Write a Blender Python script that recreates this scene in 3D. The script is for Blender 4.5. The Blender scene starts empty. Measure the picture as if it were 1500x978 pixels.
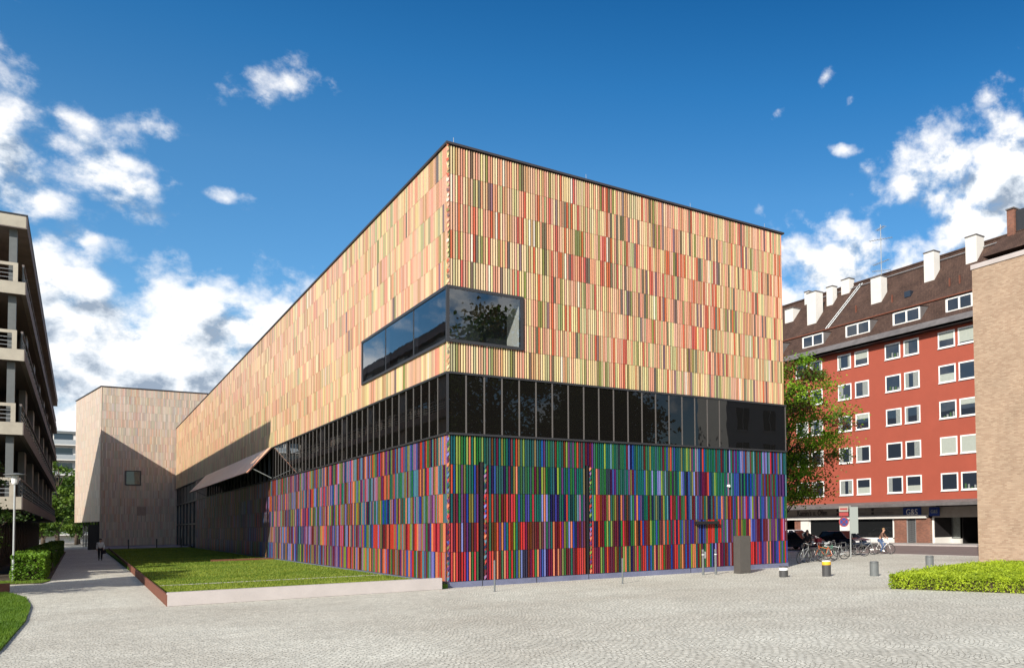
import bpy, bmesh, math, random
import numpy as np
from mathutils import Vector, Matrix
R = math.radians
sc = bpy.context.scene
col = sc.collection
rnd = random.Random(7)
rng = np.random.default_rng(11)

# ---------------------------------------------------------------- camera
cam_d = bpy.data.cameras.new('camera')
cam = bpy.data.objects.new('camera', cam_d)
col.objects.link(cam)
sc.camera = cam
FPX, PX, PY, YAW, PIT, ROL = 1226.985, 1138.764, 717.524, .69515, .03614, -.01533
Fv = Vector((math.sin(YAW)*math.cos(PIT), math.cos(YAW)*math.cos(PIT), math.sin(PIT)))
Rv = Vector((math.cos(YAW), -math.sin(YAW), 0))
Uv = Rv.cross(Fv)
R2 = Rv*math.cos(ROL) + Uv*math.sin(ROL)
U2 = -Rv*math.sin(ROL) + Uv*math.cos(ROL)
M3 = Matrix((R2, U2, -Fv)).transposed()
cam.matrix_world = Matrix.Translation((-10.8902, -32.9046, 2.4)) @ M3.to_4x4()
cam_d.sensor_fit = 'HORIZONTAL'
cam_d.sensor_width = 36
cam_d.lens = FPX/1500*36
cam_d.shift_x = -(PX-750)/1500
cam_d.shift_y = (PY-489)/1500
cam_d.clip_start = .1
cam_d.clip_end = 3000

# ---------------------------------------------------------------- sun + sky
SUND = Vector((1, .75, -.7225)).normalized()
elev = math.asin(-SUND.z)
sun_d = bpy.data.lights.new('sun', 'SUN')
sun_d.energy = 4.3
sun_d.angle = R(.5)
sun_d.color = (1, .93, .82)
sun = bpy.data.objects.new('sun', sun_d)
sun.rotation_mode = 'QUATERNION'
sun.rotation_quaternion = SUND.to_track_quat('-Z', 'Y')
sun.location = (-60, -40, 60)
col.objects.link(sun)

sc.view_settings.view_transform = 'Standard'
sc.view_settings.look = 'None'
sc.view_settings.gamma = 1
sc.view_settings.exposure = .70

W = bpy.data.worlds.new('World')
sc.world = W
W.use_nodes = True
nt = W.node_tree
N, L = nt.nodes, nt.links
N.clear()
def vmath(tree, op, a=None, b=None, **k):
    n = tree.nodes.new('ShaderNodeVectorMath'); n.operation = op
    for i, v in enumerate((a, b)):
        if v is None: continue
        if hasattr(v, 'is_output'): tree.links.new(v, n.inputs[i])
        else: n.inputs[i].default_value = v
    return n
def fmath(tree, op, a=None, b=None, c=None, clamp=False):
    n = tree.nodes.new('ShaderNodeMath'); n.operation = op; n.use_clamp = clamp
    for i, v in enumerate((a, b, c)):
        if v is None: continue
        if hasattr(v, 'is_output'): tree.links.new(v, n.inputs[i])
        else: n.inputs[i].default_value = v
    return n.outputs[0]
# clouds: banks named by azimuth, elevation (degrees), half widths, slope, weight
BANKS = [
 (8.8,24.75,1.8,1.0,.2,1.6), (2.57,21.19,1.3,.95,.24,1.25), (1.8,18.2,6.2,2.3,-.12,.62), (-.3,20.8,2.8,1.2,-.5,.55), (-3.6,19.3,2.0,4.4,.1,1.15),
 (-1.5,16.6,2.5,1.7,.2,.6), (6.4,18.4,1.5,.7,.0,1.2),
 (-.6,12.8,3.6,2.1,.1,1.3), (4.6,12.0,5.2,2.0,.1,1.4), (9.2,12.0,5.6,2.4,.05,1.5), (11,10,5,3,.05,1.2),
 (1.5,8.5,9.5,4.2,.05,1.75), (1.2,11.6,3.6,1.8,0,1.2), (-2,7.0,4,2.6,.05,.9), (4,5,9,2,.0,.8),
 (48.7,21.6,4.4,1.5,.32,1.15), (52.4,23.0,4.8,2.0,.15,1.5), (56,21.5,5,3.2,.1,1.6), (54.5,18.5,4.4,2.8,.45,1.6),
 (44.0,16.8,4.6,2.5,-.04,1.5), (47.5,16,3.0,2.2,0,1.3), (41.0,14.6,4.0,3.4,0,1.15), (46,14,6,3,0,1),
 (44.8,24.0,1.6,.5,-.1,1.0), (40.3,26.4,1.5,.6,.4,.52), (43.6,28.2,1.6,.8,.9,.55), (45.0,26.5,1.3,.7,1.0,.5),
 (36.6,19.4,3.0,1.0,-.4,.55), (34,16.6,3.4,.9,-.3,.5),
 (-14.5,9.5,6,2.6,.15,1.2), (150,25,34,16,0,1.5), (-110,30,46,20,0,1.5), (-55,18,26,12,0,1.3), (100,20,24,12,0,1.4), (-165,50,40,20,0,1.4)]  # the widest banks lie out of view, added to lift the ambient light
g = bpy.data.node_groups.new('cloud_density', 'ShaderNodeTree')
g.interface.new_socket('Vector', in_out='INPUT', socket_type='NodeSocketVector')
g.interface.new_socket('Density', in_out='OUTPUT', socket_type='NodeSocketFloat')
gi, go = g.nodes.new('NodeGroupInput'), g.nodes.new('NodeGroupOutput')
vn = vmath(g, 'NORMALIZE', gi.outputs[0]).outputs[0]
sp = g.nodes.new('ShaderNodeSeparateXYZ'); g.links.new(vn, sp.inputs[0])
az = fmath(g, 'MULTIPLY', fmath(g, 'ARCTAN2', sp.outputs[0], sp.outputs[1]), 57.29578)
el = fmath(g, 'MULTIPLY', fmath(g, 'ARCSINE', sp.outputs[2]), 57.29578)
cb = g.nodes.new('ShaderNodeCombineXYZ'); g.links.new(az, cb.inputs[0]); g.links.new(el, cb.inputs[1])
best = None
for (a, e, rx, ry, s, w) in BANKS:
    mp = g.nodes.new('ShaderNodeMapping'); mp.vector_type = 'TEXTURE'
    mp.inputs[1].default_value = (a, e, 0)
    mp.inputs[2].default_value = (0, 0, math.atan(s))
    mp.inputs[3].default_value = (rx, ry, 1)
    g.links.new(cb.outputs[0], mp.inputs[0])
    ln = vmath(g, 'LENGTH', mp.outputs[0]).outputs[1]
    v = fmath(g, 'SUBTRACT', w*.8, fmath(g, 'MULTIPLY', ln, .8))
    best = v if best is None else fmath(g, 'SMOOTH_MAX', best, v, .12)
best = fmath(g, 'MAXIMUM', best, -.62)
st = vmath(g, 'MULTIPLY', vn, (1, 1, 1.25)).outputs[0]
n1 = g.nodes.new('ShaderNodeTexNoise'); n1.inputs['Scale'].default_value = 15; n1.inputs['Detail'].default_value = 9; n1.inputs['Roughness'].default_value = .6
n1.inputs['Distortion'].default_value = .12
g.links.new(st, n1.inputs['Vector'])
n2 = g.nodes.new('ShaderNodeTexNoise'); n2.inputs['Scale'].default_value = 55; n2.inputs['Detail'].default_value = 5; n2.inputs['Roughness'].default_value = .65
g.links.new(st, n2.inputs['Vector'])
nn = fmath(g, 'ADD', fmath(g, 'MULTIPLY', fmath(g, 'SUBTRACT', n1.outputs[0], .5), 2.6), fmath(g, 'MULTIPLY', fmath(g, 'SUBTRACT', n2.outputs[0], .5), .55))
vo = g.nodes.new('ShaderNodeTexVoronoi'); vo.feature = 'F1'; vo.inputs['Scale'].default_value = 24
vo.inputs['Detail'].default_value = 1.5; vo.inputs['Roughness'].default_value = .55
wv_ = vmath(g, 'ADD', st, vmath(g, 'MULTIPLY', n2.outputs[1], (.012, .012, .012)).outputs[0]).outputs[0]
g.links.new(wv_, vo.inputs['Vector'])
nn = fmath(g, 'ADD', nn, fmath(g, 'MULTIPLY', fmath(g, 'SUBTRACT', .66, vo.outputs['Distance']), .62))
g.links.new(fmath(g, 'ADD', best, nn), go.inputs[0])

tc = N.new('ShaderNodeTexCoord')
def dens(vec):
    q = N.new('ShaderNodeGroup'); q.node_tree = g; L.new(vec, q.inputs[0]); return q.outputs[0]
d0 = dens(tc.outputs['Generated'])
off = vmath(nt, 'ADD', tc.outputs['Generated'], (-.012, .004, .022)).outputs[0]
d1 = dens(off)
mr = N.new('ShaderNodeMapRange'); mr.interpolation_type = 'SMOOTHSTEP'
mr.inputs[1].default_value = -.12; mr.inputs[2].default_value = .78
L.new(d0, mr.inputs[0])
lit = fmath(nt, 'MULTIPLY_ADD', fmath(nt, 'SUBTRACT', d0, d1), .95, .68, clamp=True)
thick = N.new('ShaderNodeMapRange'); thick.inputs[1].default_value = .5; thick.inputs[2].default_value = 1.5
thick.inputs[3].default_value = 1; thick.inputs[4].default_value = .70
L.new(d1, thick.inputs[0])
lit = fmath(nt, 'MULTIPLY', lit, thick.outputs[0], clamp=True)
cr = N.new('ShaderNodeValToRGB')
cr.color_ramp.elements[0].position = .25; cr.color_ramp.elements[0].color = (.30, .37, .47, 1)
cr.color_ramp.elements[1].position = .85; cr.color_ramp.elements[1].color = (1, .99, .98, 1)
e_ = cr.color_ramp.elements.new(.55); e_.color = (.66, .72, .79, 1)
L.new(lit, cr.inputs[0])
sky = N.new('ShaderNodeTexSky'); sky.sky_type = 'NISHITA'; sky.sun_disc = False
sky.sun_elevation = elev
sky.sun_rotation = math.atan2(-SUND.x, -SUND.y)
sky.air_density = 1.0; sky.dust_density = .35; sky.ozone_density = 2.2
hs = N.new('ShaderNodeHueSaturation'); hs.inputs['Saturation'].default_value = 1.34; hs.inputs['Hue'].default_value = .494
L.new(sky.outputs[0], hs.inputs['Color'])
zsp = N.new('ShaderNodeSeparateXYZ'); L.new(tc.outputs['Generated'], zsp.inputs[0])
dk = N.new('ShaderNodeValToRGB')      # zenithward deepening of the clear blue
dk.color_ramp.elements[0].position = .0; dk.color_ramp.elements[0].color = (.88, .86, .90, 1)
dk.color_ramp.elements[1].position = .36; dk.color_ramp.elements[1].color = (.88, .86, .90, 1)
for p_, c_ in ((.46, (.50, .74, .86, 1)), (.55, (.27, .58, .74, 1)), (.8, (.25, .5, .68, 1))):
    q_ = dk.color_ramp.elements.new(p_); q_.color = c_
L.new(zsp.outputs[2], dk.inputs[0])
dm = N.new('ShaderNodeMixRGB'); dm.blend_type = 'MULTIPLY'; dm.inputs[0].default_value = 1
L.new(hs.outputs[0], dm.inputs[1]); L.new(dk.outputs[0], dm.inputs[2])
b0 = N.new('ShaderNodeBackground'); b0.inputs[1].default_value = .098; L.new(dm.outputs[0], b0.inputs[0])
b1 = N.new('ShaderNodeBackground'); b1.inputs[1].default_value = .72; L.new(cr.outputs[0], b1.inputs[0])
mx = N.new('ShaderNodeMixShader'); L.new(mr.outputs[0], mx.inputs[0]); L.new(b0.outputs[0], mx.inputs[1]); L.new(b1.outputs[0], mx.inputs[2])
wo = N.new('ShaderNodeOutputWorld'); L.new(mx.outputs[0], wo.inputs[0])

# ---------------------------------------------------------------- materials
def mat(name, rgb, rough=.7, metal=0, spec=.5, noise=0, nscale=3, bump=0, bscale=40, attr=False, ior=None):
    m = bpy.data.materials.new(name); m.use_nodes = True
    t = m.node_tree; p = t.nodes['Principled BSDF']
    p.inputs['Roughness'].default_value = rough
    p.inputs['Metallic'].default_value = metal
    p.inputs['Specular IOR Level'].default_value = spec
    if ior: p.inputs['IOR'].default_value = ior
    tcn = t.nodes.new('ShaderNodeTexCoord')
    out = None
    if attr:
        a = t.nodes.new('ShaderNodeAttribute'); a.attribute_name = 'Col'; out = a.outputs['Color']
    else:
        p.inputs['Base Color'].default_value = (*rgb, 1)
    if noise:
        nz = t.nodes.new('ShaderNodeTexNoise'); nz.inputs['Scale'].default_value = nscale; nz.inputs['Detail'].default_value = 6
        nz.inputs['Roughness'].default_value = .65
        t.links.new(tcn.outputs['Object'], nz.inputs['Vector'])
        mrn = t.nodes.new('ShaderNodeMapRange'); mrn.inputs[1].default_value = .25; mrn.inputs[2].default_value = .75
        mrn.inputs[3].default_value = 1-noise; mrn.inputs[4].default_value = 1+noise
        t.links.new(nz.outputs[0], mrn.inputs[0])
        mu = t.nodes.new('ShaderNodeMixRGB'); mu.blend_type = 'MULTIPLY'; mu.inputs[0].default_value = 1
        if out: t.links.new(out, mu.inputs[1])
        else: mu.inputs[1].default_value = (*rgb, 1)
        t.links.new(mrn.outputs[0], mu.inputs[2])
        out = mu.outputs[0]
    if out: t.links.new(out, p.inputs['Base Color'])
    if bump:
        nb = t.nodes.new('ShaderNodeTexNoise'); nb.inputs['Scale'].default_value = bscale; nb.inputs['Detail'].default_value = 4
        t.links.new(tcn.outputs['Object'], nb.inputs['Vector'])
        bp = t.nodes.new('ShaderNodeBump'); bp.inputs['Strength'].default_value = bump; bp.inputs['Distance'].default_value = .02
        t.links.new(nb.outputs[0], bp.inputs['Height']); t.links.new(bp.outputs[0], p.inputs['Normal'])
    return m

def glass_mat(name, tint, clear, ior=1.9):
    m = bpy.data.materials.new(name); m.use_nodes = True
    t = m.node_tree; t.nodes.clear()
    lw = t.nodes.new('ShaderNodeLayerWeight'); lw.inputs[0].default_value = .5
    f0 = ((ior-1)/(ior+1))**2
    fac = fmath(t, 'MULTIPLY_ADD', fmath(t, 'POWER', lw.outputs['Facing'], 5.0), 1-f0, f0)
    gl = t.nodes.new('ShaderNodeBsdfGlossy'); gl.inputs['Roughness'].default_value = .008; gl.inputs['Color'].default_value = (.9, .95, 1, 1)
    nz = t.nodes.new('ShaderNodeTexNoise'); nz.inputs['Scale'].default_value = .55
    tcn = t.nodes.new('ShaderNodeTexCoord'); t.links.new(tcn.outputs['Object'], nz.inputs['Vector'])
    bp = t.nodes.new('ShaderNodeBump'); bp.inputs['Strength'].default_value = .05; bp.inputs['Distance'].default_value = .05
    t.links.new(nz.outputs[0], bp.inputs['Height']); t.links.new(bp.outputs[0], gl.inputs['Normal'])
    if clear: tr = t.nodes.new('ShaderNodeBsdfTransparent')
    else: tr = t.nodes.new('ShaderNodeBsdfDiffuse')
    tr.inputs[0].default_value = (*tint, 1)
    mxx = t.nodes.new('ShaderNodeMixShader'); t.links.new(fac, mxx.inputs[0])
    t.links.new(tr.outputs[0], mxx.inputs[1]); t.links.new(gl.outputs[0], mxx.inputs[2])
    o = t.nodes.new('ShaderNodeOutputMaterial'); t.links.new(mxx.outputs[0], o.inputs[0])
    return m

def leaf_mat(name):
    m = bpy.data.materials.new(name); m.use_nodes = True
    t = m.node_tree; t.nodes.clear()
    a = t.nodes.new('ShaderNodeAttribute'); a.attribute_name = 'Col'
    df = t.nodes.new('ShaderNodeBsdfPrincipled'); df.inputs['Roughness'].default_value = .55; df.inputs['Specular IOR Level'].default_value = .25
    tl = t.nodes.new('ShaderNodeBsdfTranslucent')
    br = t.nodes.new('ShaderNodeMixRGB'); br.blend_type = 'MULTIPLY'; br.inputs[0].default_value = 1; br.inputs[2].default_value = (1.3, 1.25, .5, 1)
    t.links.new(a.outputs[0], df.inputs['Base Color']); t.links.new(a.outputs[0], br.inputs[1]); t.links.new(br.outputs[0], tl.inputs[0])
    mxx = t.nodes.new('ShaderNodeMixShader'); mxx.inputs[0].default_value = .35
    t.links.new(df.outputs[0], mxx.inputs[1]); t.links.new(tl.outputs[0], mxx.inputs[2])
    o = t.nodes.new('ShaderNodeOutputMaterial'); t.links.new(mxx.outputs[0], o.inputs[0])
    return m

def brick_mat(name, c1, c2, mortar, bw, bh, ms=.01, axis='YZ', noise=.25, bump=.4):
    m = bpy.data.materials.new(name); m.use_nodes = True
    t = m.node_tree; p = t.nodes['Principled BSDF']; p.inputs['Roughness'].default_value = .85; p.inputs['Specular IOR Level'].default_value = .2
    tcn = t.nodes.new('ShaderNodeTexCoord'); s = t.nodes.new('ShaderNodeSeparateXYZ'); t.links.new(tcn.outputs['Object'], s.inputs[0])
    c = t.nodes.new('ShaderNodeCombineXYZ')
    u = {'YZ': (s.outputs[1], s.outputs[2]), 'XZ': (s.outputs[0], s.outputs[2]), 'XY': (s.outputs[0], s.outputs[1])}
    if axis == 'ALL': uu, vv = fmath(t, 'ADD', s.outputs[0], s.outputs[1]), s.outputs[2]
    else: uu, vv = u[axis]
    t.links.new(uu, c.inputs[0]); t.links.new(vv, c.inputs[1])
    b = t.nodes.new('ShaderNodeTexBrick'); t.links.new(c.outputs[0], b.inputs['Vector'])
    b.inputs['Color1'].default_value = (*c1, 1); b.inputs['Color2'].default_value = (*c2, 1); b.inputs['Mortar'].default_value = (*mortar, 1)
    b.inputs['Scale'].default_value = 1; b.inputs['Brick Width'].default_value = bw; b.inputs['Row Height'].default_value = bh; b.inputs['Mortar Size'].default_value = ms
    b.inputs['Mortar Smooth'].default_value = .3
    nz = t.nodes.new('ShaderNodeTexNoise'); nz.inputs['Scale'].default_value = .7; nz.inputs['Detail'].default_value = 7; t.links.new(tcn.outputs['Object'], nz.inputs['Vector'])
    mrn = t.nodes.new('ShaderNodeMapRange'); mrn.inputs[1].default_value = .25; mrn.inputs[2].default_value = .75; mrn.inputs[3].default_value = 1-noise; mrn.inputs[4].default_value = 1+noise
    t.links.new(nz.outputs[0], mrn.inputs[0])
    mu = t.nodes.new('ShaderNodeMixRGB'); mu.blend_type = 'MULTIPLY'; mu.inputs[0].default_value = 1
    t.links.new(b.outputs[0], mu.inputs[1]); t.links.new(mrn.outputs[0], mu.inputs[2]); t.links.new(mu.outputs[0], p.inputs['Base Color'])
    bp = t.nodes.new('ShaderNodeBump'); bp.inputs['Strength'].default_value = bump; bp.inputs['Distance'].default_value = .02; bp.invert = True
    t.links.new(b.outputs['Fac'], bp.inputs['Height']); t.links.new(bp.outputs[0], p.inputs['Normal'])
    return m

def cobble_mat():
    m = bpy.data.materials.new('granite_setts'); m.use_nodes = True
    t = m.node_tree; p = t.nodes['Principled BSDF']; p.inputs['Roughness'].default_value = .8; p.inputs['Specular IOR Level'].default_value = .3
    tcn = t.nodes.new('ShaderNodeTexCoord'); s = t.nodes.new('ShaderNodeSeparateXYZ'); t.links.new(tcn.outputs['Object'], s.inputs[0])
    # segmental arcs: rows bulge periodically
    wob = t.nodes.new('ShaderNodeTexNoise'); wob.inputs['Scale'].default_value = 2.6; wob.inputs['Detail'].default_value = 3; t.links.new(tcn.outputs['Object'], wob.inputs['Vector'])
    wv = fmath(t, 'MULTIPLY', fmath(t, 'SUBTRACT', wob.outputs[0], .5), .30)
    arc = fmath(t, 'MULTIPLY', fmath(t, 'ABSOLUTE', fmath(t, 'SINE', fmath(t, 'MULTIPLY', s.outputs[0], 2.3))), .42)
    vv = fmath(t, 'ADD', fmath(t, 'ADD', s.outputs[1], arc), wv)
    c = t.nodes.new('ShaderNodeCombineXYZ'); t.links.new(fmath(t, 'ADD', s.outputs[0], wv), c.inputs[0]); t.links.new(vv, c.inputs[1])
    b = t.nodes.new('ShaderNodeTexBrick'); t.links.new(c.outputs[0], b.inputs['Vector'])
    b.inputs['Color1'].default_value = (.63, .63, .57, 1); b.inputs['Color2'].default_value = (.50, .50, .45, 1); b.inputs['Mortar'].default_value = (.25, .245, .21, 1)
    b.inputs['Scale'].default_value = 1; b.inputs['Brick Width'].default_value = .125; b.inputs['Row Height'].default_value = .115; b.inputs['Mortar Size'].default_value = .012
    b.inputs['Mortar Smooth'].default_value = .6; b.inputs['Bias'].default_value = -.25
    last = b.outputs[0]
    def mul(last, scale, lo, hi, det=6, r=.6, c_lo=None, c_hi=None, dist=0):
        nz = t.nodes.new('ShaderNodeTexNoise'); nz.inputs['Scale'].default_value = scale; nz.inputs['Detail'].default_value = det; nz.inputs['Roughness'].default_value = r
        nz.inputs['Distortion'].default_value = dist
        t.links.new(tcn.outputs['Object'], nz.inputs['Vector'])
        rr = t.nodes.new('ShaderNodeValToRGB'); rr.color_ramp.elements[0].position = .32; rr.color_ramp.elements[1].position = .68
        rr.color_ramp.elements[0].color = (*(c_lo or (lo,)*3), 1); rr.color_ramp.elements[1].color = (*(c_hi or (hi,)*3), 1)
        t.links.new(nz.outputs[0], rr.inputs[0])
        mu = t.nodes.new('ShaderNodeMixRGB'); mu.blend_type = 'MULTIPLY'; mu.inputs[0].default_value = 1
        t.links.new(last, mu.inputs[1]); t.links.new(rr.outputs[0], mu.inputs[2]); return mu.outputs[0]
    last = mul(last, .17, .82, 1.08, c_lo=(.84, .80, .765), c_hi=(1.08, 1.07, 1.05), dist=.4)
    last = mul(last, .9, .86, 1.08, dist=1.2, det=9, r=.7)
    last = mul(last, 9, .78, 1.18, det=3)
    last = mul(last, 60, .82, 1.16, det=2)
    t.links.new(last, p.inputs['Base Color'])
    bp = t.nodes.new('ShaderNodeBump'); bp.inputs['Strength'].default_value = .3; bp.inputs['Distance'].default_value = .015; bp.invert = True
    t.links.new(b.outputs['Fac'], bp.inputs['Height'])
    bp2 = t.nodes.new('ShaderNodeBump'); bp2.inputs['Strength'].default_value = .5; bp2.inputs['Distance'].default_value = .03
    nb = t.nodes.new('ShaderNodeTexNoise'); nb.inputs['Scale'].default_value = 8; nb.inputs['Detail'].default_value = 3; t.links.new(tcn.outputs['Object'], nb.inputs['Vector'])
    t.links.new(nb.outputs[0], bp2.inputs['Height']); t.links.new(bp.outputs[0], bp2.inputs['Normal']); t.links.new(bp2.outputs[0], p.inputs['Normal'])
    return m

def grass_mat():
    m = mat('grass_ground', (.09, .16, .02), .9, noise=.35, nscale=2.5, bump=.8, bscale=30, spec=.1)
    return m

M = dict(
 rod=mat('glazed_ceramic', (1, 1, 1), .32, spec=.5, attr=True),
 rod_matt=mat('ceramic_matt', (1, 1, 1), .5, spec=.35, attr=True),
 back_up=mat('folded_sheet_upper', (.085, .042, .038), .6, noise=.15),
 back_low=mat('folded_sheet_lower', (.014, .012, .022), .55, noise=.15),
 back_tower=mat('folded_sheet_tower', (.36, .27, .225), .6, noise=.15),
 metal=mat('dark_anodised_metal', (.045, .045, .05), .4, metal=.4, noise=.1),
 mull=mat('mullion_metal', (.11, .10, .095), .45, metal=.2),
 coping=mat('coping_metal', (.05, .045, .05), .45, metal=.3),
 gasket=mat('gasket_black', (.012, .011, .012), .5),
 plinth=mat('plinth_metal', (.13, .14, .22), .45, noise=.2, nscale=2),
 band_glass=glass_mat('band_glass', (.006, .0055, .005), False, 1.6),
 clear_glass=glass_mat('clear_glass', (.62, .66, .7), True, 2.3),
 car_glass=glass_mat('car_glass', (.01, .012, .015), False, 1.3),
 shop_glass=glass_mat('shop_glass', (.012, .013, .014), False, 1.5),
 win_glass=glass_mat('window_glass', (.02, .027, .04), False, 1.75),
 room=mat('room_plaster', (.72, .68, .58), .8),
 room_dark=mat('room_dark', (.016, .018, .022), .8),  # near-black room surfaces, interior shade put into the colour
 concrete=mat('concrete', (.42, .38, .37), .8, noise=.1, nscale=1.2, bump=.25, bscale=25),
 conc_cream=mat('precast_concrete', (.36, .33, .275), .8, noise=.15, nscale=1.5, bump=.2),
 conc_side=mat('dark_precast', (.15, .125, .12), .85, noise=.25, nscale=1.2, bump=.2),  # darker precast for the slab bodies; front faces carry a cream sheet
 soffit=mat('soffit', (.075, .055, .05), .9, noise=.15),
 pier=mat('pier_cladding', (.10, .11, .115), .6, noise=.15),
 corten=mat('corten_steel', (.14, .045, .025), .75, noise=.35, nscale=4, bump=.2),
 asphalt=mat('asphalt', (.16, .125, .115), .85, noise=.15, nscale=.6, bump=.3, bscale=60),
 pave=mat('paving_slabs', (.36, .33, .31), .8, noise=.12, nscale=1.5, bump=.2),
 dirt=mat('outer_ground', (.13, .12, .105), .9, noise=.2, nscale=.4),
 grass=grass_mat(),
 soil=mat('soil', (.05, .035, .02), .95, noise=.3, nscale=3),
 leaf=leaf_mat('leaves'),
 bark=mat('bark', (.075, .055, .04), .9, noise=.35, nscale=6, bump=.6),
 red_wall=mat('red_render', (.315, .066, .038), .85, noise=.07, nscale=.5, bump=.15, bscale=50),
 white=mat('white_paint', (.78, .77, .75), .55, noise=.04),
 white_wall=mat('white_render', (.60, .585, .56), .8, noise=.07, nscale=.8),
 offwhite=mat('off_white_fascia', (.30, .27, .235), .75, noise=.15, nscale=1.5),
 sheet=mat('lead_sheet', (.13, .12, .12), .6, noise=.3, nscale=1.2, bump=.2),
 brickred=brick_mat('red_brick', (.25, .095, .06), (.15, .055, .04), (.2, .15, .12), .24, .077, .012),
 bricktan=brick_mat('tan_brick', (.40, .295, .215), (.30, .205, .145), (.35, .28, .21), .25, .078, .010, axis='YZ', noise=.1, bump=.6),
 roof=brick_mat('brown_roof_tiles', (.100, .060, .045), (.068, .040, .032), (.03, .02, .017), .2, .16, .02, axis='YZ', noise=.3, bump=.6),
 blind=mat('window_blind', (.34, .37, .33), .8, noise=.08, nscale=4),
 curtain=mat('curtain', (.22, .24, .23), .9, noise=.35, nscale=9), plant=mat('window_plant', (.04, .09, .03), .9, noise=.4, nscale=12),
 grey=mat('grey_paint', (.125, .135, .138), .5, noise=.12, nscale=5),
 darkbox=mat('cabinet_grey_brown', (.075, .068, .062), .55, noise=.08),
 charcoal=mat('charcoal_paint', (.05, .05, .052), .5),
 lightgrey=mat('galvanised', (.42, .44, .45), .4, metal=.5, noise=.1),
 yellow=mat('yellow_band', (.72, .40, .02), .5),
 wband=mat('white_band', (.8, .8, .78), .5),
 tyre=mat('rubber', (.015, .015, .015), .8),
 chrome=mat('bike_metal', (.5, .5, .5), .3, metal=.9),
 carblue=mat('dark_blue_paint', (.006, .011, .03), .15, spec=.6),
 carblack=mat('black_paint', (.008, .008, .012), .15, spec=.6),
 carwhite=mat('white_car_paint', (.7, .7, .72), .25),
 lamp=mat('headlight', (.7, .7, .7), .15),
 taill=mat('tail_light', (.4, .01, .01), .2),
 skin=mat('skin', (.5, .28, .2), .6), hair_d=mat('dark_hair', (.02, .012, .01), .7), hair_l=mat('light_hair', (.32, .2, .1), .7),
 jacket=mat('jacket_grey', (.7, .68, .66), .85), trouser=mat('black_trousers', (.012, .012, .015), .85),
 brown=mat('jacket_brown', (.13, .065, .045), .85), jeans=mat('jeans', (.06, .10, .2), .9), shirt=mat('pale_blue_shirt', (.32, .40, .46), .85),
 blackcloth=mat('black_cloth', (.012, .01, .012), .9), redbag=mat('red_bag', (.25, .02, .03), .8),
 signblue=mat('sign_blue', (.015, .04, .2), .4), signred=mat('sign_red', (.30, .035, .035), .4), signgrey=mat('sign_back', (.25, .28, .27), .5, metal=.2),
 ink=mat('dark_ink', (.03, .025, .03), .6),
)
COB = cobble_mat()

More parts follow.
